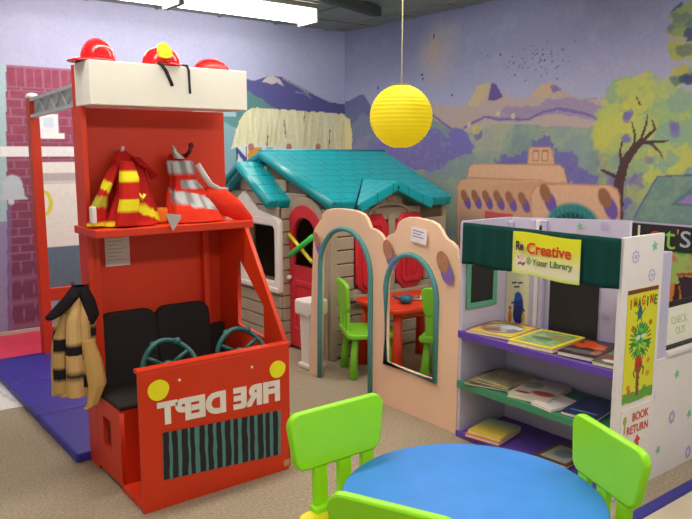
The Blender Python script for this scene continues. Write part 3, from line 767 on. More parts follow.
garment('collar', loft([S(.985, .92, .03, .03), S(.955, .88, .035, .03, .03), S(.915, .84, .035, .025, .03), S(.87, .80, .03, .02, .03), S(.855, .785, .012, .01, .03)], seed=16, fold=.004, n=24), lambda p: NV, t)
garment('collar', loft([S(.995, .92, .03, .03, .01), S(1.02, .86, .034, .03, .03), S(1.035, .79, .034, .028, .04), S(1.025, .745, .02, .02, .04)], seed=17, fold=.004, n=24), lambda p: NV, t)

# ------------------------------------------------------------------ ladder frame behind the truck
t = thing('ladder_frame', 'red wooden post and low rails with a white toy ladder on top', 'play ladder frame', (1.5, 5.3, 0))
MB().box((1.365, 5.33, .0), (1.43, 5.42, 1.865), .004).build('post', red, t)
MB().box((1.41, 5.35, .43), (2.25, 5.39, .52), .004).build('rail', red, t)
MB().box((1.41, 5.35, .05), (2.25, 5.39, .23), .004).build('rail', red, t)
MB().box((2.25, 5.33, 0), (2.32, 5.42, 1.0), .004).build('post', red, t)
lw_ = mat('ladder_white', (222, 226, 232), rough=.5)
M = Matrix.Identity(4)
def lz(y): return .034*(5.33-y)
def rail(z0, z1, x0, x1, nm, m_, par):
    b = MB(); b.quad_box([(x0, 3.55, z0+lz(3.55)), (x0, 5.33, z0), (x0, 5.33, z1), (x0, 3.55, z1+lz(3.55))], (1, 0, 0), x1-x0); return b.build(nm, m_, par)
lad = rail(1.84, 1.862, 1.37, 1.40, 'ladder_rail', lw_, t)
rail(1.728, 1.750, 1.37, 1.40, 'ladder_rail', lw_, t)
y = 5.27
while y > 3.7:
    b = MB(); b.tube([Vector((1.385, y, 1.745+lz(y))), Vector((1.385, y-.12, 1.85+lz(y-.12))), Vector((1.385, y-.24, 1.745+lz(y-.24)))], .007, 6); b.build('rung', lw_, lad); y -= .24
rail(1.75, 1.84, 1.398, 1.402, 'ladder_backing', mat('ladder_panel', (206, 212, 216), rough=.4), lad)
m = MB(); m.lathe([(0, 0), (.04, 0), (.044, .012), (.034, .03), (.0, .038)], c=(1.40, 5.375, 1.865), n=20); m.build('beacon', mat('beacon_white', (240, 240, 244), rough=.3), t)
# ------------------------------------------------------------------ play house
sidm = mat('siding_grey', (168, 154, 134), rough=.6, var=.05, vscale=10, bump=.15, bscale=80)
groove = mat('siding_groove', (108, 92, 76), rough=.8)
hred_ = mat('shutter_red', (206, 40, 56), rough=.4, var=.04)
hwhite = mat('house_white', (234, 228, 222), rough=.4, var=.02)
def roofmat():
    m = mat('roof_teal', (6, 160, 174), rough=.38, var=.06, vscale=12)
    nt = m.node_tree; b = nt.nodes['Principled BSDF']; src = b.inputs['Base Color'].links[0].from_socket
    tc = nt.nodes.new('ShaderNodeTexCoord'); br = nt.nodes.new('ShaderNodeTexBrick')
    br.inputs['Scale'].default_value = 1.0; br.inputs['Brick Width'].default_value = .15; br.inputs['Row Height'].default_value = .105
    br.inputs['Mortar Size'].default_value = .004; br.inputs['Mortar Smooth'].default_value = .6
    br.inputs['Mortar'].default_value = lin((6, 84, 96))+(1,)  # darker line colour paints in the shade of the shingle grooves
    nt.links.new(tc.outputs['Object'], br.inputs['Vector']); nt.links.new(src, br.inputs['Color1']); nt.links.new(src, br.inputs['Color2'])
    nt.links.new(br.outputs['Color'], b.inputs['Base Color'])
    bp = nt.nodes.new('ShaderNodeBump'); bp.inputs['Strength'].default_value = .5; bp.inputs['Distance'].default_value = .01; bp.invert = True
    nt.links.new(br.outputs['Fac'], bp.inputs['Height']); nt.links.new(bp.outputs['Normal'], b.inputs['Normal'])
    return m
roofm = roofmat()
roofe = mat('roof_edge_teal', (10, 146, 158), rough=.35, var=.04)
HX, HY0, HY1, RYc, RZ = 3.0, 4.05, 5.85, 4.95, 1.50
house = thing('play_house', 'large grey plastic play house with teal roof and red door', 'playhouse', (3.55, 4.95, 0))
SL = .357
def eavez(y): return RZ-.10-abs(y-RYc)*SL
def planks(M, outline, holes, z0, z1, h=.098, th=.022, seed=0):
    """horizontal boards clipped to an outline (functions of z) with openings; joints staggered"""
    m = MB(); z = z0; k = 0; rg = random.Random(seed)
    while z < z1-.01:
        zt = min(z+h-.008, z1); zm = (z+zt)/2
        a, b_ = outline(zt)
        if b_-a > .03:
            cuts = [(a, b_)]
            for (x0, x1, y0, y1) in holes:
                if y0 < zm < y1:
                    nc = []
                    for (p, q) in cuts:
                        if x1 <= p or x0 >= q: nc.append((p, q))
                        else:
                            if x0 > p+.01: nc.append((p, x0))
                            if x1 < q-.01: nc.append((x1, q))
                    cuts = nc
            for p, q in cuts:
                x = p; st = .30 if k % 2 else .18
                while x < q-.005:
                    xe = min(q, x+st); st = .42
                    if q-xe < .06: xe = q
                    m.box((x, z, 0), (xe-.004, zt, th), .005, M=M, seg=1); x = xe
        z += h; k += 1
    return m
# front gable wall (faces the truck) : local u = -Y
door = (-4.60, -4.13, 0.03, 1.10)
mf = FX(HX+.02)
gl = lambda z: (-5.85+max(0, (z-eavez(5.85))/SL), -4.05-max(0, (z-eavez(4.05))/SL))
ol = [(-5.85, 0), (-4.60, 0)]+[(u, v) for u, v in [(-4.60, .8)]]+[(-4.365+.235*math.cos(R(a)), .86+.24*math.sin(R(a))) for a in range(180, -1, -12)]+[(-4.13, 0), (-4.05, 0), (-4.05, eavez(4.05)), (-RYc, RZ-.10), (-5.85, eavez(5.85))]
me = plate_mesh([ol], [[(-5.4, .5), (-4.66, .5), (-4.66, .96), (-5.4, .96)]], .02, FX(HX+.03)); link_mesh('wall_backing', me, groove, house)
planks(mf, gl, [(-4.62, -4.12, 0, .95), (-4.56, -4.17, .9, 1.09), (-5.42, -4.62, .5, .98)], 0.02, RZ-.1, seed=1).build('siding', sidm, house)
# side wall
me = plate_mesh([[(HX, 0), (4.12, 0), (4.12, eavez(4.05)+.05), (3.9, 1.14), (3.53, 1.24), (3.2, 1.14), (HX, eavez(4.05)+.05)]], [], .02, FY(HY0+.02)); link_mesh('wall_backing', me, groove, house)
planks(FY(HY0+.012), lambda z: (HX, 4.12) if z < 1.07 else (3.53-(1.26-z)*1.9, 3.53+(1.26-z)*1.9), [(3.2, 3.9, .46, 1.04)], .02, 1.24, seed=2).build('siding', sidm, house)
# corner posts and back walls
m = MB(); m.box((HX-.012, HY0-.012, 0), (HX+.045, HY0+.045, eavez(HY0)+.03), .008); m.build('corner_post', sidm, house)
m = MB(); m.box((4.085, HY0-.012, 0), (4.13, HY0+.045, eavez(HY0)+.03), .008); m.build('corner_post', sidm, house)
m = MB(); m.box((4.10, HY0+.03, 0), (4.12, 5.85, 1.1)); m.quad_box([(4.10, 4.06, 1.1), (4.10, 5.84, 1.1), (4.10, RYc, RZ-.1)], (1, 0, 0), .02); m.build('far_wall', sidm, house)
m = MB(); m.box((HX+.02, 5.83, 0), (4.1, 5.85, 1.1)); m.build('rear_wall', sidm, house)
# main roof
ZE, YE = 1.155, 3.965
def up_n(sgn): return Vector((0, sgn*SL, 1)).normalized()
def slab(P, th=.075, bev=.012):
    n = (Vector(P[1])-Vector(P[0])).cross(Vector(P[2])-Vector(P[0])).normalized()
    if n.z < 0: n = -n
    m = MB(); m.quad_box(P, -n, th)
    bmesh.ops.remove_doubles(m.bm, verts=m.bm.verts, dist=1e-5); bmesh.ops.recalc_face_normals(m.bm, faces=m.bm.faces)
    es = [e for e in m.bm.edges if e.is_manifold and e.calc_face_angle(0) > .5]
    bmesh.ops.bevel(m.bm, geom=es, offset=bev, segments=2, affect='EDGES', profile=.6)
    return m
dxc, dhw, dz = 3.525, .37, 1.292
yv = YE+(dz-ZE)/SL
slab([(2.955, YE, ZE), (dxc-dhw, YE, ZE), (dxc, yv, dz), (dxc+dhw, YE, ZE), (4.12, YE, ZE), (4.25, RYc, RZ+.01), (2.975, RYc, RZ+.01)]).build('roof_slope', roofm, house)
slab([(2.955, 5.93, ZE), (4.12, 5.93, ZE), (4.25, RYc, RZ+.01), (2.975, RYc, RZ+.01)]).build('roof_slope', roofm, house)
m = MB(); m.tube([Vector((2.97, RYc, RZ-.012)), Vector((4.25, RYc, RZ-.012))], .03, 12); m.build('ridge', roofe, house)
m = MB(); m.tube([Vector((2.965, YE+.01, ZE-.03)), Vector((2.985, RYc, RZ-.025)), Vector((2.965, 5.92, ZE-.03))], .034, 10); m.build('verge', roofe, house)
# dormer
m = slab([(dxc, YE-.03, dz), (dxc, yv, dz), (dxc-dhw, YE, ZE-.02), (dxc-dhw, YE-.03, ZE-.02)], .07); m.build('dormer_roof', roofm, house)
m = slab([(dxc, YE-.03, dz), (dxc, yv, dz), (dxc+dhw, YE, ZE-.02), (dxc+dhw, YE-.03, ZE-.02)], .07); m.build('dormer_roof', roofm, house)
m = MB(); m.tube([(dxc+.2*math.cos(a), HY0-.018, 1.035+.085*math.sin(a)) for a in [PI*k/14 for k in range(15)]], .012, 8); m.build('window_arch', sidm, house)
m = MB(); m.lathe([(0, 0), (.035, 0), (.03, .014), (0, .018)], M=Matrix.Translation((dxc, HY0-.012, 1.17)) @ Matrix.Rotation(R(90), 4, 'X'), n=16); m.build('rosette', mat('rosette', (206, 130, 90)), house)
# shutters
for (xa, xb) in ((3.215, 3.505), (3.60, 3.875)):
    c = (xa+xb)/2; w2 = (xb-xa)/2; z0, z1 = .475, 1.035
    f = FY(HY0-.012)
    lo = [(xa, z0+.08), (xa+.04, z0+.03), (c-.06, z0), (c+.06, z0), (xb-.04, z0+.03), (xb, z0+.08), (xb, z1-.08), (xb-.06, z1), (xa+.06, z1), (xa, z1-.08)]
    me = plate_mesh([lo], [], .035, f, bev=.01); sh = link_mesh('shutter', me, hred_, house)
    me = plate_mesh([rrect(w2-.045, .235, .04, 4, c, (z0+z1)/2)], [rrect(w2-.07, .21, .03, 4, c, (z0+z1)/2)], .03, FY(HY0-.03), bev=.006); link_mesh('raised_border', me, hred_, sh)
    for q in (-.035, .035):
        m = MB(); m.box((c+q-.012, HY0-.04, z0+.08), (c+q+.012, HY0-.025, z1-.08), .005); m.build('rib', hred_, sh)
MB().box((3.16, HY0-.045, .425), (3.93, HY0, .463), .01).build('window_sill', sidm, house)
MB().box((3.52, HY0-.02, .463), (3.585, HY0, 1.04), .006).build('window_post', sidm, house)
# door
f = FX(HX)
outer = [(-4.605, .03)]+[(-4.365+.24*math.cos(R(a)), .86+.245*math.sin(R(a))) for a in range(180, -1, -10)]+[(-4.125, .03)]
inner = [(-4.535, .64)]+[(-4.365+.165*math.cos(R(a)), .86+.165*math.sin(R(a))) for a in range(180, -1, -10)]+[(-4.195, .64)]
me = plate_mesh([outer], [inner], .05, f, bev=.012); dr = link_mesh('door', me, hred_, house)
me = plate_mesh([rrect(.14, .20, .04, 4, -4.365, .34)], [rrect(.11, .17, .03, 4, -4.365, .34)], .03, FX(HX-.02), bev=.006); link_mesh('door_panel', me, hred_, dr)
p = onX(289, 277, HX-.04); m = MB(); m.lathe([(0, -.02), (.016, -.014), (.021, 0), (.016, .014), (0, .02)], c=(HX-.045, p.y-.01, p.z), n=14); m.build('knob', mat('knob_white', (238, 234, 230)), dr)
me = plate_mesh([[(-4.66, .0)]+[(-4.365+.295*math.cos(R(a)), .86+.30*math.sin(R(a))) for a in range(180, -1, -10)]+[(-4.07, .0)]], [[(-4.607, -.01)]+[(-4.365+.242*math.cos(R(a)), .86+.247*math.sin(R(a))) for a in range(180, -1, -10)]+[(-4.123, -.01)]], .03, FX(HX-.005), bev=.008); link_mesh('door_surround', me, sidm, house)
# bay window with its own little roof
BX, BY0, BY1, BC = 2.915, 4.56, 5.46, 5.02
def bz(y): return 1.36-abs(y-BC)*.62
me = plate_mesh([[(-BY1, .0), (-BY0, .0), (-BY0, bz(BY0)-.02), (-BC, 1.33), (-BY1, bz(BY1)-.02)]], [[(-4.99, .53), (-4.63, .53), (-4.63, .93), (-4.99, .93)], [(-5.40, .53), (-5.24, .53), (-5.24, .93), (-5.40, .93)]], .02, FX(BX+.012)); link_mesh('bay_wall', me, groove, house)
planks(FX(BX+.002), lambda z: (-BY1, -BY0) if z < bz(BY0) else (-BC-(1.36-z)/.62, -BC+(1.36-z)/.62), [(-5.42, -4.60, .47, 1.00)], .02, 1.33, seed=3).build('siding', sidm, house)
planks(FY(BY0+.012), lambda z: (BX, HX+.02), [], .02, 1.08, seed=4).build('siding', sidm, house)
planks(FY(BY1), lambda z: (BX, HX+.02), [], .02, 1.08, seed=4).build('siding', sidm, house)
me = plate_mesh([rrect(.295, .275, .035, 4, -4.855, .72)], [rrect(.232, .225, .05, 4, -4.825, .728)], .05, FX(BX-.02), bev=.012); link_mesh('window_frame', me, hwhite, house)
me = plate_mesh([rrect(.14, .275, .035, 4, -5.30, .72)], [rrect(.075, .205, .04, 4, -5.31, .728)], .05, FX(BX-.02), bev=.012); link_mesh('window_frame', me, hwhite, house)
me = plate_mesh([[(-5.38, .985), (-4.60, .985), (-4.60, 1.0), (-4.87, 1.045), (-5.06, 1.18), (-5.29, 1.045), (-5.38, 1.02)]], [], .045, FX(BX-.02), bev=.01); link_mesh('window_pediment', me, hwhite, house)
MB().box((BX-.055, BY0-.01, .435), (BX, BY1-.02, .475), .012).build('window_sill', hwhite, house)
for sg in (-1, 1):
    ye = BC+sg*.46
    slab([(2.81, BC, 1.425), (3.03, BC, 1.425), (3.03, ye, 1.425-.46*.62), (2.81, ye, 1.425-.46*.62)], .075, .014).build('bay_roof', roofm, house)
m = MB(); m.tube([Vector((2.815, BC-.45, 1.105)), Vector((2.815, BC, 1.39)), Vector((2.815, BC+.45, 1.105))], .033, 10); m.build('bay_verge', roofe, house)
# bars laid across the door window
pa, pb = onX(289, 234, 2.955), onX(312, 262, 2.955)
m = MB(); m.tube([pa, pb], .014, 8); o = m.build('plastic_bar', mat('bar_yellow', (246, 236, 60), rough=.4)); tag(o, 'thin yellow plastic bar crossed over the play house door window', 'toy bar')
pa, pb = onX(290, 255, 2.915), onX(314, 236, 2.915)
m = MB(); m.tube([pa, pb], .02, 10); o = m.build('plastic_bar', mat('bar_green', (56, 206, 80), rough=.4)); tag(o, 'thick green plastic bar crossed over the play house door window', 'toy bar')
# white box by the door
t = thing('storage_bin', 'white plastic lidded bin standing between play house door and adobe arch', 'bin', (2.81, 4.03, 0))
m = MB(); m.grid([[(2.81+sx*wx, 4.03+sy*wy, z) for sx, sy in ((-1, -1), (-.5, -1.06), (.5, -1.06), (1, -1), (1, 1), (-1, 1))] for wx, wy, z in ((.05, .05, 0), (.058, .06, .38))], smooth=False); m.build('body', hwhite, t)
MB().box((2.72, 3.945, .38), (2.90, 4.115, .49), .025, seg=3).build('lid', hwhite, t)
MB().box((2.735, 3.96, 0), (2.885, 4.10, .035), .012).build('foot', hwhite, t)

# ------------------------------------------------------------------ adobe play wall (door arch + window arch)
adobem = mat('adobe_board', (242, 206, 174), rough=.6, var=.05, vscale=3)
tealt = mat('teal_trim', (80, 150, 152), rough=.5)
AX = 2.72
wall_t = thing('adobe_play_wall', 'tan scalloped play wall with an open doorway arch and a window arch', 'play wall', (AX, 3.25, 0))
A = lambda x, y: (-(onX(x, y, AX).y), onX(x, y, AX).z)
top = [(313.5, 240), (313.5, 233), (316, 227), (320, 221), (322, 219), (322.5, 214), (326, 211), (331, 209.3), (340, 209), (350, 210.2), (358, 212), (363, 214.5), (366, 218), (368.5, 224), (370, 228.5), (374, 230), (379, 233), (383, 238), (384.7, 243.5), (386, 238.5), (389, 235.5), (394, 234), (396.5, 230), (398.5, 223.5), (402, 220), (408, 217.8), (415, 217.8), (423, 219.5), (431, 221.5), (437, 225), (440.5, 230), (443.5, 236), (446.5, 240), (451, 242.5), (455, 247), (457.5, 252), (458, 259)]
pts = [A(*q) for q in top]
ye = -2.555
# doorway opening reaches the floor, so it is a notch of the outline
dn = [A(371.5, 300), A(373.5, 262), A(371.5, 250), A(366, 240), A(359, 233), A(350, 229.5), A(342, 229.5), A(333, 232.5), A(326, 240), A(322, 252), A(321, 270)]
dl, drr = -3.785, -3.268
outl = [(-3.935, 0)]+pts+[(ye, pts[-1][1]), (ye, 0), (drr, 0)]+[(drr, .75)]
dn2 = [(drr, .75)]+[((dl+drr)/2+(drr-dl)/2*math.cos(R(a)), .75+.275*math.sin(R(a))) for a in range(10, 171, 10)]+[(dl, .75)]
outl = outl[:-1]+dn2+[(dl-.015, 0)]
wl, wr_, wz0, wzs, wzt = -3.130, -2.712, .25, .70, .93
wn = [(wl, wz0+.01), (wr_, wz0-.0)]+[((wl+wr_)/2+(wr_-wl)/2*math.cos(R(a)), wzs+(wzt-wzs)*math.sin(R(a))) for a in range(0, 181, 10)]
me = plate_mesh([outl], [wn], .024, FX(AX+.012), bev=.004); link_mesh('board', me, adobem, wall_t)
def trimtube(pts, closed):
    m = MB(); m.tube([Vector((AX-.008, -u, v)) for u, v in pts], .016, 8, closed, rb=None); return m
trimtube([(dl-.015, 0)]+[(dl-.008, .4)]+dn2[::-1]+[(drr, .4), (drr, 0)], False).build('door_trim', tealt, wall_t)
trimtube(wn, True).build('window_trim', tealt, wall_t)
MB().box((AX-.001, 2.56, 0.0), (AX+.03, 2.575, .05)).build('foot', adobem, wall_t)
beamb, beamp = mat('beam_brown', (176, 124, 96), rough=.7, var=.15, vscale=20), mat('beam_violet', (134, 106, 182), rough=.7, var=.1, vscale=20)
for (q, s_) in (((319, 242), 1.0), ((391, 253), 1.15), ((446, 266), 1.2)):
    u, v = A(*q)
    e = lambda cu, cv, ru, rv, rot: [(cu+ru*math.cos(a)*math.cos(rot)-rv*math.sin(a)*math.sin(rot), cv+ru*math.cos(a)*math.sin(rot)+rv*math.sin(a)*math.cos(rot)) for a in [2*PI*k/20 for k in range(20)]]
    M = FX(AX-.0155)
    uw = .8 if q[0] < 330 else 1
    MB().poly(e(u+.018*s_*uw, v-.03*s_, .034*s_*uw, .052*s_, .5), .0015, M).build('painted_beam_shadow', beamp, wall_t)
    MB().poly(e(u-.008*s_*uw, v+.018*s_, .034*s_*uw, .05*s_, .4), .003, M).build('painted_beam_end', beamb, wall_t)
u0, v0 = A(412.5, 228); u1, v1 = A(430, 243)
m = MB(); m.box((-.062, -.042, 0), (.062, .042, .003), M=FX(AX-.017) @ Matrix.Translation(((u0+u1)/2, (v0+v1)/2+.0, 0)) @ Matrix.Rotation(R(-6), 4, 'Z')); lb = m.build('paper_label', mat('label_paper', (236, 232, 236), rough=.6), wall_t)
m = MB()
for k in range(3): m.box((-.045, .02-k*.016, .003), (.04-.02*(k % 2), .026-k*.016, .0036), M=FX(AX-.017) @ Matrix.Translation(((u0+u1)/2, (v0+v1)/2, 0)) @ Matrix.Rotation(R(-6), 4, 'Z'))
m.build('print_lines', mat('label_print', (150, 140, 190)), wall_t)

# ------------------------------------------------------------------ chairs and tables
lime = mat('lime_plastic', (158, 240, 28), rough=.38, var=.03)
green2 = mat('green_plastic', (138, 224, 56), rough=.4, var=.03)
yel = mat('yellow_plastic', (240, 226, 30), rough=.4)
bluet = mat('blue_plastic', (58, 140, 232), rough=.6, var=.05, vscale=10)
orr = mat('orange_red_plastic', (232, 64, 30), rough=.4)
def kid_chair(name, label, seatm, frm, loc, rz, group, wid=.185, top=.67, zb=.478, sc=1.0, ox=0.0, dz=0.0):
    t = thing(name, label, 'chair', loc, rz, group)
    me = plate_mesh([rrect(.175, .165, .05, 5, 0, 0)], [], .032, Matrix.Translation((0, 0, .29+dz)), bev=.008); link_mesh('seat', me, seatm, t, world=False)
    # backrest: slightly wider at the top, leaning back
    w1, w0 = wid, wid-.016; h = top-zb
    def rc(x, y, cx, cy, r, a0): return [(cx+r*math.cos(R(a0+i*18)), cy+r*math.sin(R(a0+i*18))) for i in range(6)]
    loop = rc(0, 0, w1-.035, h-.035, .035, 0)+rc(0, 0, -w1+.035, h-.035, .035, 90)+rc(0, 0, -w0+.035, .035, .035, 180)+rc(0, 0, w0-.035, .035, .035, 270)
    M = frame((0, -.165, zb), (1, 0, 0), (0, -.06, 1))
    me = plate_mesh([loop], [], .028, M, bev=.007); link_mesh('backrest', me, frm, t, world=False)
    for x in (-.10+ox, ox, .10+ox):
        m = MB(); m.grid([[(x+sx*.024, -.158+sy*.011-(z-.3)*.04, z) for sx, sy in ((-1, -1), (1, -1), (1, 1), (-1, 1))] for z in (.30, zb+.05)], smooth=False); m.build('back_slat', frm, t, world=False)
    m = MB(); m.box((-.135+ox, -.178, .285+dz), (.135+ox, -.132, .322+dz), .008); m.build('back_socket', frm, t, world=False)
    for sx in (-1, 1):
        for sy in (-1, 1):
            m = MB(); m.tube([Vector((sx*.125, sy*.115, .28)), Vector((sx*.145, sy*.135, 0))], [.020, .030], 14); m.build('leg', frm, t, world=False)
    return t
G1 = 'kids chairs round the blue table'
def face(dx_, dy_): return math.atan2(-dx_, dy_)
# chair behind the table on the truck side: back plane at Y = 1.82, facing the table
kid_chair('kids_chair', 'lime green kids chair beside the fire truck, seen behind the round blue table', yel, lime, (1.374, 1.655, 0), face(0, -1), G1, wid=.187, zb=.49, ox=-.022, dz=.03)
kid_chair('kids_chair', 'lime green kids chair tilted in view beside the book return shelf', yel, lime, (1.872-.92*.165, 1.145+.39*.165, 0), face(-.92, .39), G1, wid=.172, top=.668, zb=.50, dz=.03)
kid_chair('kids_chair', 'lime green kids chair nearest the camera, only its backrest top in view', yel, lime, (1.07+.91*.165, 1.20+.41*.165, 0), face(.91, .41), G1, wid=.165, zb=.485)
t = thing('kids_table', 'round bright blue kids table in the foreground', 'table', (1.54, 1.377, 0))
m = MB(); m.lathe([(0, .45), (.38, .45), (.39, .455), (.394, .465), (.391, .476), (.386, .48), (0, .48)], n=72); tt = m.build('table_top', bluet, t, world=False)
for a in (25, 115, 205, 295):
    m = MB(); m.tube([Vector((.24*math.cos(R(a)), .24*math.sin(R(a)), .46)), Vector((.28*math.cos(R(a)), .28*math.sin(R(a)), 0))], [.028, .04], 16); m.build('leg', yel, t, world=False)
# small set beside the play house
G2 = 'green kids chairs at the small red table'
ch = math.atan2(.43, .9)
kid_chair('kids_chair', 'green kids chair seen side on through the adobe doorway arch', green2, green2, (3.05, 3.705, 0), face(.90, -.43), G2, wid=.15, top=.64, zb=.45)
kid_chair('kids_chair', 'green kids chair with rounded back behind the adobe window arch', green2, green2, (3.235+.86*.165, 3.155+.51*.165, 0), face(.86, .51), G2, wid=.15, top=.635, zb=.46)
t = thing('kids_table', 'small orange red kids table in front of the play house', 'table', (3.38, 3.64, 0), R(-6))
m = MB(); M = Matrix.Identity(4)
me = plate_mesh([rrect(.31, .25, .07, 6)], [], .035, Matrix.Translation((0, 0, .46)), bev=.01); link_mesh('table_top', me, orr, t, world=False)
for sx in (-1, 1):
    for sy in (-1, 1):
        m = MB(); m.tube([Vector((sx*.24, sy*.19, .45)), Vector((sx*.26, sy*.21, 0))], [.028, .04], 14); m.build('leg', orr, t, world=False)
    MB().box((-.26, sx*.185-.01, .40), (.26, sx*.185+.01, .45), .004).build('apron', orr, t, world=False)
# toys on the small table
q = onZ(406, 303, .48)
t = thing('toy_teapot', 'teal blue toy teapot on the small orange red table', 'toy teapot', (q.x, q.y, .478))
m = MB(); m.lathe([(0, 0), (.03, 0), (.045, .018), (.048, .035), (.035, .055), (.02, .06), (0, .064)], n=20); m.build('pot', mat('toy_teal', (40, 110, 136), rough=.3), t, world=False)
m = MB(); m.tube([Vector((-.04, .02, .03)), Vector((-.07, .035, .045)), Vector((-.08, .04, .062))], .009, 8); m.build('spout', mat('toy_teal', (40, 110, 136)), t, world=False)
q = onZ(418, 299, .48)
t = thing('toy_plate', 'small white toy plate with brown and orange play food', 'toy plate', (q.x, q.y, .478))
m = MB(); m.lathe([(0, 0), (.035, 0), (.06, .012), (.058, .015), (.034, .005), (0, .005)], n=24); m.build('plate', mat('toy_white', (236, 230, 220), rough=.3), t, world=False)
m = MB(); m.lathe([(0, .004), (.026, .006), (.03, .018), (.02, .03), (0, .034)], n=16, c=(-.01, .01, 0)); m.build('play_food', mat('toy_brown', (150, 90, 50)), t, world=False)
# ------------------------------------------------------------------ library stand
lil = mat('lilac_white', (204, 198, 222), rough=.55, var=.03)
lil2 = mat('lilac_shade', (196, 190, 218), rough=.55, var=.03)
pwhite = mat('panel_white', (232, 226, 228), rough=.5, var=.02)
purp = mat('shelf_purple', (100, 70, 176), rough=.5)
grn = mat('shelf_green', (62, 142, 104), rough=.5)
blk = mat('chalk_black', (34, 34, 36), rough=.55, var=.25, vscale=8)
mint = mat('mint_frame', (104, 176, 144), rough=.5)
BX_, YA, YB = 2.71, 2.54, 1.62
lib = thing('library_stand', 'lilac and white book stand with purple and green shelves under a dark green valance', 'bookshelf', (2.9, 2.08, 0))
MB().box((BX_, YA-.018, 0), (3.09, YA, 1.15), .003).build('side_panel', lil, lib)
me = plate_mesh([[(-YA+.018, 0), (-YB-.02, 0), (-YB-.02, 1.06), (-1.825, 1.06), (-1.825, 1.182), (-YA+.018, 1.15)]], [], .018, FX(3.085)); link_mesh('back_panel', me, lil, lib)
MB().box((2.69, YB-.004, 0), (3.005, YB+.016, 1.15), .003).build('side_panel', pwhite, lib)
MB().box((3.005, YB+.004, 0), (3.095, YB+.05, 1.06), .003).build('side_post', lil2, lib)
for z, m_ in ((.545, purp), (.275, grn), (.0, purp)):
    s_ = MB().box((2.72, YB+.018, z), (3.074, YA-.02, z+.03), .002).build('shelf', m_, lib)
    MB().box((2.698, YB+.018, z-.004 if z else 0), (2.72, YA-.002, z+.033), .003).build('shelf_lip', m_, s_)
MB().box((2.70, YB+.02, .935), (2.72, YA-.002, 1.14), .002).build('valance_board', lil2, lib)
# mouldings, poster, boards at the back
for (ya, yb, mm, zt) in ((2.515, 2.53, lil2, 1.13), (2.36, 2.385, lil2, 1.15), (2.33, 2.345, pwhite, 1.15), (2.30, 2.312, lil2, 1.15)):
    MB().box((3.05, ya-.018, .58), (3.075, yb-.005, zt), .004).build('moulding', mm, lib)
MB().box((3.063, 1.965, .58), (3.074, 2.245, 1.04), .002).build('black_panel', blk, lib)
me = plate_mesh([[(2.735, .69), (2.965, .69), (2.965, 1.02), (2.735, 1.02)]], [[(2.76, .715), (2.94, .715), (2.94, .995), (2.76, .995)]], .012, FY(YA-.024), bev=.002); fr = link_mesh('chalkboard_frame', me, mint, lib)
MB().box((2.758, YA-.024, .713), (2.942, YA-.019, .997)).build('chalkboard', blk, fr)
P = Paint(np.linspace(0, .15, 61), np.linspace(0, .29, 116), (236, 230, 190))
P.ell(.085, .10, .032, .075, (30, 60, 140), 1, soft=.3); P.ell(.08, .155, .022, .025, (34, 96, 190), 1); P.ell(.085, .055, .035, .05, (28, 44, 110), 1)
P.line([(.06, .12), (.04, .115)], .01, (30, 60, 140)); P.line([(.11, .10), (.125, .085)], .01, (30, 60, 140)); P.ell(.03, .04, .013, .035, (220, 140, 50), 1); P.ell(.03, .085, .011, .012, (210, 120, 50)); P.ell(.118, .045, .01, .03, (210, 170, 60))
P.line([(.04, .225), (.065, .23)], .009, (60, 70, 90)); P.line([(.08, .23), (.105, .235)], .009, (60, 70, 90)); P.line([(.055, .205), (.085, .21)], .009, (60, 70, 90))
paint = vmat('print_paint', rough=.35, bump=0, bscale=60, var=.03, spec=.5)
me = P.mesh('creature_poster', FX(3.048) @ Matrix.Translation((-2.515, .575, 0)), .002)
o = link_mesh('poster', me, paint); tag(o, 'cream poster with a blue creature leaning at the back of the top shelf', 'poster')
# stickers: flowers, spirals and stars
vio, mgr = mat('sticker_violet', (188, 174, 216), rough=.6), mat('sticker_green', (128, 194, 150), rough=.6)
def sticker(M, u, v, r, kind, rot=0):
    m = MB()
    if kind == 'star':
        m.poly([(u+(r if k % 2 == 0 else r*.45)*math.cos(PI/2+rot+PI*k/5), v+(r if k % 2 == 0 else r*.45)*math.sin(PI/2+rot+PI*k/5)) for k in range(10)], .001, M); m.build('star_sticker', mgr, lib)
    else:
        me = plate_mesh([[(u+r*(1+.12*math.cos(8*a))*math.cos(a), v+r*(1+.12*math.cos(8*a))*math.sin(a)) for a in [2*PI*k/48 for k in range(48)]]], [[(u+r*.72*math.cos(a), v+r*.72*math.sin(a)) for a in [2*PI*k/24 for k in range(24)]]], .0012, M); o = link_mesh('flower_sticker', me, vio, lib)
        m = MB(); m.poly([(u+r*.4*math.cos(a), v+r*.35*math.sin(a)) for a in [2*PI*k/16 for k in range(16)]], .001, M); m.build('flower_centre', vio, o)
Ms = FY(YB-.0045)
for x, y, k in ((655, 246, 'star'), (636, 257, 'flower'), (652, 275, 'flower')):
    p = onY(x, y, YB-.005); sticker(Ms, p.x, p.z, .026, k, .2)
Mb = FX(3.0655)
for x, y, k in ((603, 316, 'flower'), (557, 287, 'star'), (503, 290, 'star')):
    p = onX(x, y, 3.066); sticker(Mb, -p.y, p.z, .02, k, .3)
Mb = FX(3.0655)
for x, y, k in ((580, 226, 'star'), (604, 226, 'flower')):
    p = onX(x, y, 3.066); sticker(Mb, -p.y, p.z, .02, k, .3)

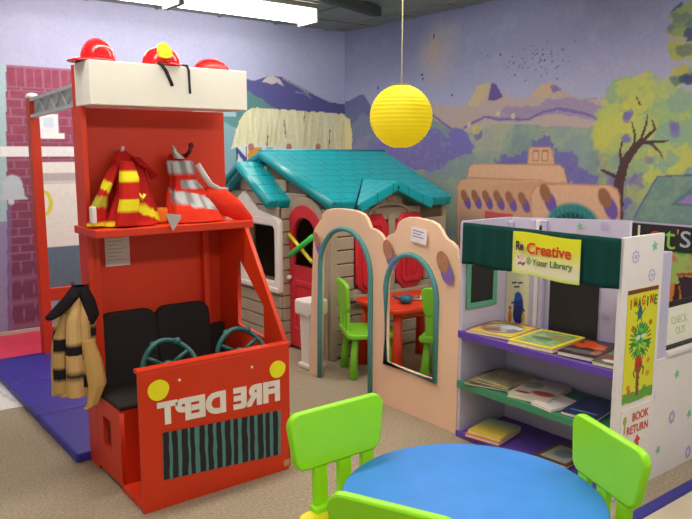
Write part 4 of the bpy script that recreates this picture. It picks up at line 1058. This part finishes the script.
# valance and banner
curt = mat('valance_green', (10, 66, 60), rough=.85, var=.1, vscale=14, bump=.2, bscale=180, spec=.2)
def sheet(name, y0, y1, ztop, zbot, x, amp, freq, m, th, parent=None, ny=90, nz=10, seed=0, label=None):
    mb = MB(); F_, B_ = [], []
    for j in range(nz+1):
        t = j/nz; fr_, bk = [], []
        for i in range(ny+1):
            s = i/ny; y = y0+(y1-y0)*s
            z = ztop(s)+(zbot(s)-ztop(s))*t
            d = amp*(.25+.75*t)*(math.sin(freq*s*2*PI+seed)+.5*math.sin(freq*2.3*s*2*PI+1+seed))
            fr_.append((x-.012-d, y, z)); bk.append((x-.012-d+th, y, z))
        F_.append(fr_); B_.append(bk)
    mb.grid([f+b[::-1] for f, b in zip(F_, B_)], closed=True)
    return mb.build(name, m, parent)
v = sheet('valance', YA-.045, YB+.004, lambda s: 1.148, lambda s: .937+.004*math.sin(s*19), 2.685, .006, 9, curt, .006); tag(v, 'dark green gathered cloth valance across the top of the library stand', 'valance')
bt = thing('sign_banner', 'yellow green cloth sign pinned to the dark green valance', 'sign', (2.66, 2.01, .93))
bgw = vmat('banner_paint', rough=.6, bump=0, var=.02)
MX = 2.655
def bedge(s): return .003*math.sin(s*7)
P = Paint(np.linspace(0, .365, 90), np.linspace(0, .195, 48), (232, 226, 190))
P.blend(np.clip((P.V-.06)/.1, 0, 1), (230, 232, 30)); P.blend(np.clip(1-P.V/.02, 0, 1)*.8, (190, 226, 60)); P.blend(np.clip(1-P.U/.02, 0, 1)*.7, (196, 226, 70)); P.blend(np.clip((P.U-.355)/.02, 0, 1)*.7, (206, 226, 80))
MBn = FX(MX) @ Matrix.Translation((-2.163, .935, 0)) @ Matrix.Rotation(R(.2), 4, 'Z')
# figure beside the words
P.ell(.05, .075, .014, .016, (226, 196, 190)); P.line([(.035, .07), (.03, .08)], .006, (120, 60, 110)); P.line([(.035, .045), (.045, .05), (.06, .042), (.068, .05)], .01, (110, 60, 100))
P.ell(.093, .063, .014, .017, (110, 160, 80)); P.ell(.093, .063, .008, .01, (206, 214, 150)); P.ell(.093, .063, .004, .006, (100, 150, 80))
me = P.mesh('banner_cloth', MBn, .003)
for vtx in me.vertices:
    y = vtx.co.y; vtx.co.x += .004*math.sin((2.2-y)*16); vtx.co.z += .005*math.sin((2.2-y)*12+.5)*(1 if vtx.co.z > 1.03 else 1.2)
link_mesh('banner_cloth', me, bgw, bt)
def txt(s_, u, v, w_, h_, m_, name, off=.012, th=.002, rot=0):
    M = MBn @ Matrix.Translation((u, v, .0055)) @ Matrix.Rotation(R(rot), 4, 'Z')
    me = text_mesh(s_, M, w_, h_, th, off); link_mesh(name, me, m_, bt)
txt('Re', .046, .135, .042, .042, mat('ink_purple', (66, 30, 70), rough=.6), 'lettering', .03)
txt('Creative', .205, .128, .235, .052, mat('ink_red', (214, 62, 24), rough=.6), 'lettering', .02, rot=-1)
txt('Your Library', .225, .064, .215, .038, mat('ink_green', (92, 132, 60), rough=.6), 'lettering', .012)
m = MB(); m.lathe([(0, 0), (.007, 0), (.006, .018), (.002, .022), (0, .022)], c=(2.69, 2.035, 1.148), n=10); tag(m.build('clip', mat('clip_black', (30, 30, 34))), 'small black clip on the top edge of the valance', 'clip')

# tall growing-tree poster and the return sign
def quad_sheet(P, x0, x1, z0, z1, y, shear, th=.002):
    return frame((x0, y, z0), (1, 0, 0), (0, 0, 1))
P = Paint(np.linspace(0, .24, 81), np.linspace(0, .50, 168), (226, 222, 40))
P.blend(np.clip((fbm(P.U*14, P.V*8, 3)-.4)*2, 0, .6), (206, 216, 60)); P.rect(0, .482, .24, .50, (120, 52, 44)); P.rect(0, 0, .24, .045, (96, 160, 60), amp=.01, freq=30)
rg = random.Random(8)
P.ell(.10, .39, .02, .024, (44, 110, 120)); P.ell(.10, .41, .012, .014, (70, 80, 60)); P.line([(.09, .37), (.08, .36)], .007, (30, 90, 80)); P.line([(.11, .37), (.115, .357)], .007, (30, 90, 80)); P.line([(.12, .39), (.14, .41)], .006, (110, 120, 40)); P.line([(.08, .39), (.06, .40)], .006, (110, 120, 40))
for i in range(70):
    a = rg.random()*2*PI; rr = .07*math.sqrt(rg.random()); P.ell(.115+rr*math.cos(a)*1.05, .265+rr*math.sin(a), .016, .007, rg.choice([(46, 150, 50), (76, 176, 60), (30, 120, 50), (110, 196, 80)]), .9, rot=a)
for i in range(26):
    a = 2*PI*i/26; P.line([(.115+.06*math.cos(a), .265+.06*math.sin(a)), (.115+.085*math.cos(a), .265+.082*math.sin(a))], .008, (44, 130, 50))
P.ell(.098, .285, .016, .012, (206, 226, 220)); P.ell(.135, .288, .016, .012, (206, 226, 220)); P.line([(.085, .297), (.15, .30)], .006, (30, 100, 50))
P.ell(.112, .165, .03, .035, (206, 40, 30)); P.ell(.112, .15, .024, .03, (190, 34, 30))
P.line([(.112, .14), (.108, .08), (.114, .03)], .024, (130, 84, 40)); P.line([(.10, .11), (.125, .10)], .005, (90, 50, 30)); P.line([(.10, .08), (.125, .07)], .005, (90, 50, 30))
P.line([(.10, .16), (.075, .13), (.085, .11)], .009, (60, 90, 30)); P.line([(.125, .16), (.155, .14), (.15, .115)], .009, (60, 90, 30))
for u, v, c in ((.04, .07, (214, 120, 40)), (.045, .05, (200, 80, 50)), (.19, .11, (230, 130, 30)), (.19, .17, (226, 120, 40)), (.17, .05, (90, 160, 60)), (.05, .33, (190, 90, 30)), (.19, .34, (190, 90, 30))): P.ell(u, v, .014, .012, c, .9, amp=.004, freq=60)
M = frame((2.737, YB-.0065, .425), (1, 0, -.06), (0, 0, 1))
M = frame((2.737, YB-.0065, .425), (1, 0, 0), (0, 0, 1))
pt = thing('tree_poster', 'tall yellow poster of a bushy green tree on the white end panel', 'poster', (2.857, YB-.008, .42))
me = P.mesh('poster_sheet', M, .0015); link_mesh('poster_sheet', me, paint, pt)
cols = [(206, 70, 30), (214, 150, 30), (60, 100, 60), (214, 90, 30), (90, 60, 40), (206, 70, 30), (70, 120, 60)]
for i, ch_ in enumerate('IMAGINE'):
    me = text_mesh(ch_, frame((2.76+i*.0325, YB-.009, .865+(.006 if i % 2 else -.002)), (1, 0, 0), (0, 0, 1)), width=.006 if ch_ == 'I' else .024, height=.042, th=.001, offset=.01)
    link_mesh('lettering', me, mat('letter_%d_ink' % i, cols[i], rough=.5), pt)
rs = thing('return_sign', 'white paper sign with red words below the tree poster', 'sign', (2.857, YB-.008, .18))
MB().box((2.735, YB-.0075, .165), (2.975, YB-.0045, .40)).build('sign_paper', mat('sign_white', (236, 228, 224), rough=.6), rs)
inkr = mat('ink_sign_red', (206, 74, 54), rough=.6)
for s_, u, v in (('BOOK', .155, .168), ('RETURN', .135, .112)):
    me = text_mesh(s_, frame((2.735+u, YB-.009, .185+v), (1, 0, 0), (0, 0, 1)), width=.13 if s_ == 'BOOK' else .17, height=.038, th=.001, offset=.015); link_mesh('lettering', me, inkr, rs)
m = MB(); m.poly([(2.86, .21), (2.885, .21), (2.885, .235), (2.90, .235), (2.8725, .265), (2.845, .235), (2.86, .235)], .001, FY(YB-.008)); m.build('arrow', inkr, rs)
m = MB(); m.poly([(2.765+.014*math.cos(a), .35+.02*math.sin(a)) for a in [2*PI*k/14 for k in range(14)]], .001, FY(YB-.008)); m.poly([(2.76, .29), (2.772, .29), (2.77, .335), (2.762, .335)], .001, FY(YB-.008)); m.build('small_drawing', mat('ink_olive', (170, 170, 90)), rs)

# check-out desk
desk = thing('checkout_desk', 'white low counter with flower and star stickers beyond the book return panel', 'counter', (3.5, 1.85, 0))
MB().box((3.008, YB, 0), (4.1, YB+.02, .575), .003).build('front_panel', pwhite, desk)
MB().box((3.096, YB-.01, .575), (4.1, 2.1, .60), .006).build('counter_top', pwhite, desk)
MB().box((4.08, YB+.02, 0), (4.1, 2.1, .575), .003).build('end_panel', pwhite, desk)
for x, y, k in ((677, 374, 'star'), (652, 398, 'flower'), (672, 417, 'flower'), (689, 414, 'star'), (658, 450, 'star'), (688, 452, 'flower')):
    p = onY(x, y, YB-.001); r_ = .025
    if k == 'star':
        m = MB(); m.poly([(p.x+(r_ if q % 2 == 0 else r_*.45)*math.cos(PI/2+.3+PI*q/5), p.z+(r_ if q % 2 == 0 else r_*.45)*math.sin(PI/2+.3+PI*q/5)) for q in range(10)], .001, FY(YB-.0002)); m.build('star_sticker', mgr, desk)
    else:
        me = plate_mesh([[(p.x+r_*1.0*(1+.12*math.cos(8*a))*math.cos(a), p.z+r_*1.25*(1+.12*math.cos(8*a))*math.sin(a)) for a in [2*PI*q/48 for q in range(48)]]], [[(p.x+r_*.4*math.cos(a), p.z+r_*.55*math.sin(a)) for a in [2*PI*q/24 for q in range(24)]]], .0012, FY(YB-.0008)); link_mesh('flower_sticker', me, vio, desk)
st = thing('checkout_sign', 'cream check out sign on a black slanted holder on the counter', 'sign', (3.25, 1.70, .60))
M = frame((3.045, 1.645, .603), (1, 0, 0), (0, .25, 1))
me = plate_mesh([[(-.02, 0), (.46, 0), (.46, .20), (.0, .20)]], [], .015, M @ Matrix.Translation((0, 0, -.02)), bev=.002); link_mesh('holder', me, blk, st)
MB().box((3.03, 1.63, .60), (3.50, 1.72, .612), .003).build('holder_base', blk, st)
P = Paint(np.linspace(0, .42, 90), np.linspace(0, .165, 36), (230, 228, 212))
P.ell(.06, .055, .03, .032, (150, 156, 130), .9, amp=.01, freq=40); P.ell(.065, .09, .026, .02, (110, 106, 124), .9, amp=.01, freq=40); P.ell(.075, .115, .014, .013, (120, 116, 134)); P.line([(.035, .04), (.05, .07)], .008, (120, 120, 130)); P.line([(.06, .12), (.085, .13), (.08, .15)], .007, (110, 106, 124))
me = P.mesh('sign_card', M @ Matrix.Translation((.012, .012, .0)), .002); link_mesh('sign_card', me, paint, st)
inkk = mat('ink_sage', (186, 196, 156), rough=.6)
for s_, u, v, w_ in (('CHECK', .235, .115, .145), ('OUT', .23, .065, .09)):
    me = text_mesh(s_, M @ Matrix.Translation((u+.012, v, .0005)), width=w_, height=.036, th=.001, offset=.012); link_mesh('lettering', me, inkk, st)
P = Paint(np.linspace(0, .2, 10), np.linspace(0, .14, 8), (226, 222, 226))
me = P.mesh('loose_paper', Matrix.Translation((3.42, 1.60, .603)) @ Matrix.Rotation(R(12), 4, 'Z'), .002)
o = link_mesh('loose_paper', me, paint); 
o.location.y += .03; o.location.z = .6005
tag(o, 'white loose paper lying on the counter before the check out sign', 'paper')

# display board with the word header by the far wall
bd = thing('display_board', 'black headed display board against the mural beyond the counter', 'display board', (4.68, 2.4, 0))
MB().box((4.70, 1.7, 0), (4.735, 2.9, 1.012), .003).build('board', mat('board_dark', (60, 44, 50), rough=.7), bd)
MB().box((4.685, 1.7, .835), (4.70, 2.9, 1.008), .002).build('header_strip', blk, bd)
MB().box((4.683, 1.7, 1.005), (4.736, 2.9, 1.014), .001).build('top_trim', mat('trim_lilac', (190, 180, 210)), bd)
LX = 4.684
for ch_, (px_, py_), h_, c in (('L', (642.5, 234), .12, (226, 230, 206)), ('e', (655, 237), .085, (206, 50, 50)), ('t', (670, 240), .125, (140, 200, 80)), ("'", (678, 232), .035, (206, 120, 70)), ('s', (685.5, 239.5), .11, (176, 186, 200))):
    p = onX(px_, py_, LX); me = text_mesh(ch_, frame((LX, p.y, p.z), (0, -1, 0), (0, 0, 1)), height=h_, th=.004, offset=-.006); link_mesh('lettering', me, mat('letter_%s' % {"'": 'mark'}.get(ch_, ch_.lower()), c, rough=.5), bd)
def BD(x, y):
    p = onX(x, y, LX); return (2.9-p.y, p.z)
P = Paint(np.linspace(0, 1.2, 160), np.linspace(0, .835, 112), (200, 130, 60))
c = BD(690, 262)
P.rect(0, BD(680, 285)[1], 1.2, .835, (150, 190, 110), .9, amp=.03, freq=12)
P.blend(np.clip((fbm(P.U*18, P.V*18, 4)-.5)*5, 0, 1)*(P.V > c[1]-.05), (96, 176, 80)); P.blend(np.clip((fbm(P.U*14, P.V*14, 9)-.56)*6, 0, 1)*(P.V > c[1]-.06), (206, 110, 90))
P.poly([BD(677, 277), BD(700, 277), BD(700, 330), BD(683, 312)], (60, 44, 62)); P.poly([BD(674, 284), BD(678, 284), BD(679, 312), BD(670, 312)], (70, 34, 30)); P.line([BD(677, 275), BD(700, 274)], .02, (180, 60, 50))
P.rect(0, 0, 1.2, .3, (90, 70, 90))
me = P.mesh('painted_panel', frame((4.697, 2.9, 0), (0, -1, 0), (0, 0, 1)), .002); link_mesh('painted_panel', me, paint, bd)

# ------------------------------------------------------------------ books
pagem = mat('book_pages', (236, 226, 206), rough=.8)
def book(name, label, cat, cx, cy, z, w_, h_, th, rz, painter, group, tilt=0, cover=None, res=48):
    """cover faces up, w across (local x) and h deep (local y)"""
    P = Paint(np.linspace(-w_/2, w_/2, res), np.linspace(-h_/2, h_/2, int(res*h_/w_)), cover or (230, 210, 60)); painter(P, w_, h_)
    M = Matrix.Translation((cx, cy, z+th)) @ Matrix.Rotation(rz, 4, 'Z') @ Matrix.Rotation(tilt, 4, 'X')
    t = thing(name, label, cat, (cx, cy, z), 0, group)
    me = P.mesh('cover', M, .0025); link_mesh('cover', me, paint, t)
    b = MB().box((-w_/2+.004, -h_/2+.003, -th+.002), (w_/2-.003, h_/2-.003, -.0026), M=M); b.build('pages', pagem, t)
    b = MB().box((-w_/2, -h_/2, -th), (w_/2, h_/2, -th+.002), M=M); b.build('back_cover', mat('cover_%d_%d_%d' % (cover or (230, 210, 60)), cover or (230, 210, 60), rough=.4), t)
    return t
GA, GB = 'picture books on the top purple shelf', 'books on the middle green shelf'
RZ_ = R(-90)
def p1(P, w, h):
    P.rect(-w/2, -h/2, -w/2+.02, h/2, (150, 60, 50)); P.rect(-w/2, h/2-.03, w/2, h/2, (176, 92, 60), .8); P.ell(.0, -.0, w*.40, h*.38, (96, 70, 50)); P.ell(0, 0, w*.35, h*.33, (196, 206, 196))
    P.ell(.03, .03, .06, .04, (236, 240, 244), amp=.02, freq=20); P.ell(-.05, -.04, .05, .04, (206, 120, 70), .9, amp=.02, freq=20); P.ell(-.02, -.065, .05, .02, (120, 70, 50), .8, amp=.01); P.ell(.07, -.03, .03, .04, (110, 130, 160), .8, amp=.02)
def p2(P, w, h):
    P.rect(-w/2+.025, -h/2+.025, w/2-.025, h/2-.025, (120, 160, 96)); P.blend(P.inside([(-w/2+.03, -h/2+.03), (w/2-.03, -h/2+.03), (w/2-.03, h/2-.03), (-w/2+.03, h/2-.03)])*np.clip((fbm(P.U*40, P.V*40, 5)-.45)*5, 0, 1), (170, 190, 150)); P.ell(.02, .05, .05, .02, (200, 130, 90), .9, amp=.02); P.ell(-.02, -.02, .06, .03, (80, 120, 70), .9, amp=.02)
def p3(P, w, h):
    P.ell(-.02, .03, .075, .07, (222, 84, 34), 1, amp=.05, freq=20); P.ell(.03, -.0, .04, .03, (240, 120, 40), .9, amp=.02); P.ell(.0, -.03, .03, .02, (60, 30, 30)); P.ell(-.01, -.09, .09, .03, (110, 106, 110), .9, amp=.02); P.ell(.06, -.07, .02, .04, (190, 130, 100), .9)
def p4(P, w, h):
    P.blend(np.clip((fbm(P.U*20, P.V*20, 7)-.45)*4, 0, 1), (110, 156, 96)); P.ell(-.03, -.05, .05, .03, (150, 50, 40), .9, amp=.02); P.ell(.04, .06, .04, .04, (226, 222, 90), .9, amp=.02); P.ell(.02, -.10, .05, .02, (236, 230, 226), .9)
book('picture_book', 'yellow picture book with oval pale scene at the chalkboard end of the top shelf', 'book', 2.87, 2.385, .5785, .26, .29, .016, RZ_+R(10), p1, GA, cover=(226, 200, 80))
book('picture_book', 'yellow framed green picture book on the top shelf', 'book', 2.865, 2.105, .5785, .245, .31, .02, RZ_+R(6), p2, GA, cover=(240, 216, 30))
book('picture_book', 'dark picture book with orange red fire scene on the top shelf', 'book', 2.88, 1.872, .5785, .18, .30, .022, RZ_+R(8), p3, GA, cover=(70, 44, 46))
book('picture_book', 'green and maroon picture book against the white end panel on the top shelf', 'book', 2.86, 1.708, .5785, .115, .29, .02, RZ_+R(4), p4, GA, cover=(90, 90, 70))
def q1(P, w, h):
    P.blend(np.clip((fbm(P.U*16, P.V*16, 3)-.4)*3, 0, 1), (196, 190, 140)); P.blend(np.clip((fbm(P.U*16, P.V*16, 19)-.5)*4, 0, 1), (110, 124, 96)); P.line([(-.1, -.1), (.1, -.13)], .01, (236, 226, 150))
def q2(P, w, h):
    P.blend(np.clip((fbm(P.U*14, P.V*14, 13)-.4)*3, 0, 1), (214, 204, 184)); P.ell(.04, -.06, .06, .035, (176, 60, 46), .9, amp=.02); P.ell(-.06, .03, .05, .05, (130, 150, 110), .8, amp=.03); P.ell(-.05, -.09, .04, .015, (120, 50, 40), .9, amp=.01)
def q3(P, w, h):
    P.line([(-.06, -.08), (.06, -.08)], .008, (190, 206, 226)); P.ell(0, .04, .05, .06, (40, 70, 120), .8, amp=.03)
def q4(P, w, h): P.line([(-.07, .02), (.08, .02)], .01, (206, 206, 214)); P.ell(0, .06, .05, .04, (216, 206, 196), .8)
book('magazine', 'dark edged magazine lowest of the pile on the green shelf', 'magazine', 2.86, 2.40, .3085, .25, .30, .012, RZ_+R(20), q1, GB, cover=(84, 70, 56))
book('magazine', 'olive and cream magazine on top of the pile on the green shelf', 'magazine', 2.87, 2.36, .322, .22, .28, .010, RZ_+R(8), q1, GB, cover=(150, 140, 100))
book('picture_book', 'open looking cream book with red blotch on the green shelf', 'book', 2.87, 2.135, .3085, .21, .29, .022, RZ_+R(12), q2, GB, cover=(206, 196, 176))
book('picture_book', 'white thin book in the middle of the green shelf', 'book', 2.80, 1.99, .3085, .13, .20, .012, RZ_+R(-8), q4, GB, cover=(236, 232, 226))
book('picture_book', 'dark blue picture book on the green shelf by the white end panel', 'book', 2.86, 1.84, .3085, .17, .28, .018, RZ_+R(10), q3, GB, cover=(34, 60, 110))
def r1(P, w, h): P.blend(np.clip(.5+P.V/h*1.4, 0, 1), (170, 180, 150)); P.line([(-.09, -.02), (.09, -.02)], .014, (206, 180, 60)); P.ell(0, -.05, .07, .03, (214, 190, 70), .8, amp=.01)
book('picture_book', 'orange edged book under the yellow green book on the bottom shelf', 'book', 2.81, 2.375, .034, .20, .24, .018, RZ_+R(12), lambda P, w, h: None, 'books on the bottom purple shelf', cover=(224, 120, 60))
book('picture_book', 'yellow green book topmost at the chalkboard end of the bottom shelf', 'book', 2.815, 2.37, .053, .19, .23, .016, RZ_+R(12), r1, 'books on the bottom purple shelf', cover=(226, 196, 70))
book('picture_book', 'brown framed pale book on the bottom shelf behind the lime chair', 'book', 2.86, 1.98, .034, .18, .22, .014, RZ_+R(4), lambda P, w, h: (P.rect(-w/2+.02, -h/2+.02, w/2-.02, h/2-.02, (196, 200, 190)), P.ell(0, 0, .05, .05, (130, 150, 160), .8, amp=.02)), 'books on the bottom purple shelf', cover=(110, 76, 50))

# ------------------------------------------------------------------ paper lantern
lm = mat('lantern_paper', (246, 232, 40), rough=.6, var=.02)
nt = lm.node_tree; bs = nt.nodes['Principled BSDF']; tl = nt.nodes.new('ShaderNodeBsdfTranslucent'); mx = nt.nodes.new('ShaderNodeMixShader'); mx.inputs[0].default_value = .5
tl.inputs[0].default_value = lin((250, 238, 90))+(1,)
nt.links.new(bs.outputs[0], mx.inputs[1]); nt.links.new(tl.outputs[0], mx.inputs[2]); nt.links.new(mx.outputs[0], nt.nodes['Material Output'].inputs[0])
lc = Vector((2.733, 3.036, 1.692)); LR = .176
t = thing('paper_lantern', 'round yellow paper lantern hanging on a thin cord', 'paper lantern', (lc.x, lc.y, lc.z-LR))
prof = []; NR = 21
for i in range(NR*6+1):
    a = -PI/2+.16+(PI-.4)*i/(NR*6); ripple = .002*abs(math.sin(PI*i/6))
    prof.append(((LR-.0035+ripple)*math.cos(a), (LR-.0035+ripple)*math.sin(a)))
m = MB(); m.grid([[lc+Vector((r_*math.cos(2*PI*k/64), r_*math.sin(2*PI*k/64), z_)) for k in range(64)] for r_, z_ in prof], cap=False)
sh = m.build('lamp_shade', lm, t)
m = MB(); m.tube([lc+Vector((.042*math.cos(a), .042*math.sin(a), LR-.004)) for a in [2*PI*k/24 for k in range(24)]], .003, 6, True); m.build('top_ring', mat('wire', (120, 116, 90), metal=.6), t)
m = MB(); m.tube([lc+Vector((-.04, 0, LR-.004)), lc+Vector((.04, 0, LR-.004))], .002, 6); m.build('wire_frame', mat('wire', (120, 116, 90)), t)
m = MB(); m.tube([lc+Vector((0, 0, LR-.004)), lc+Vector((.003, 0, LR+.3)), Vector((lc.x, lc.y, CH-.012))], .0032, 8); m.build('cord', mat('cord_cream', (206, 196, 150), rough=.7), t)
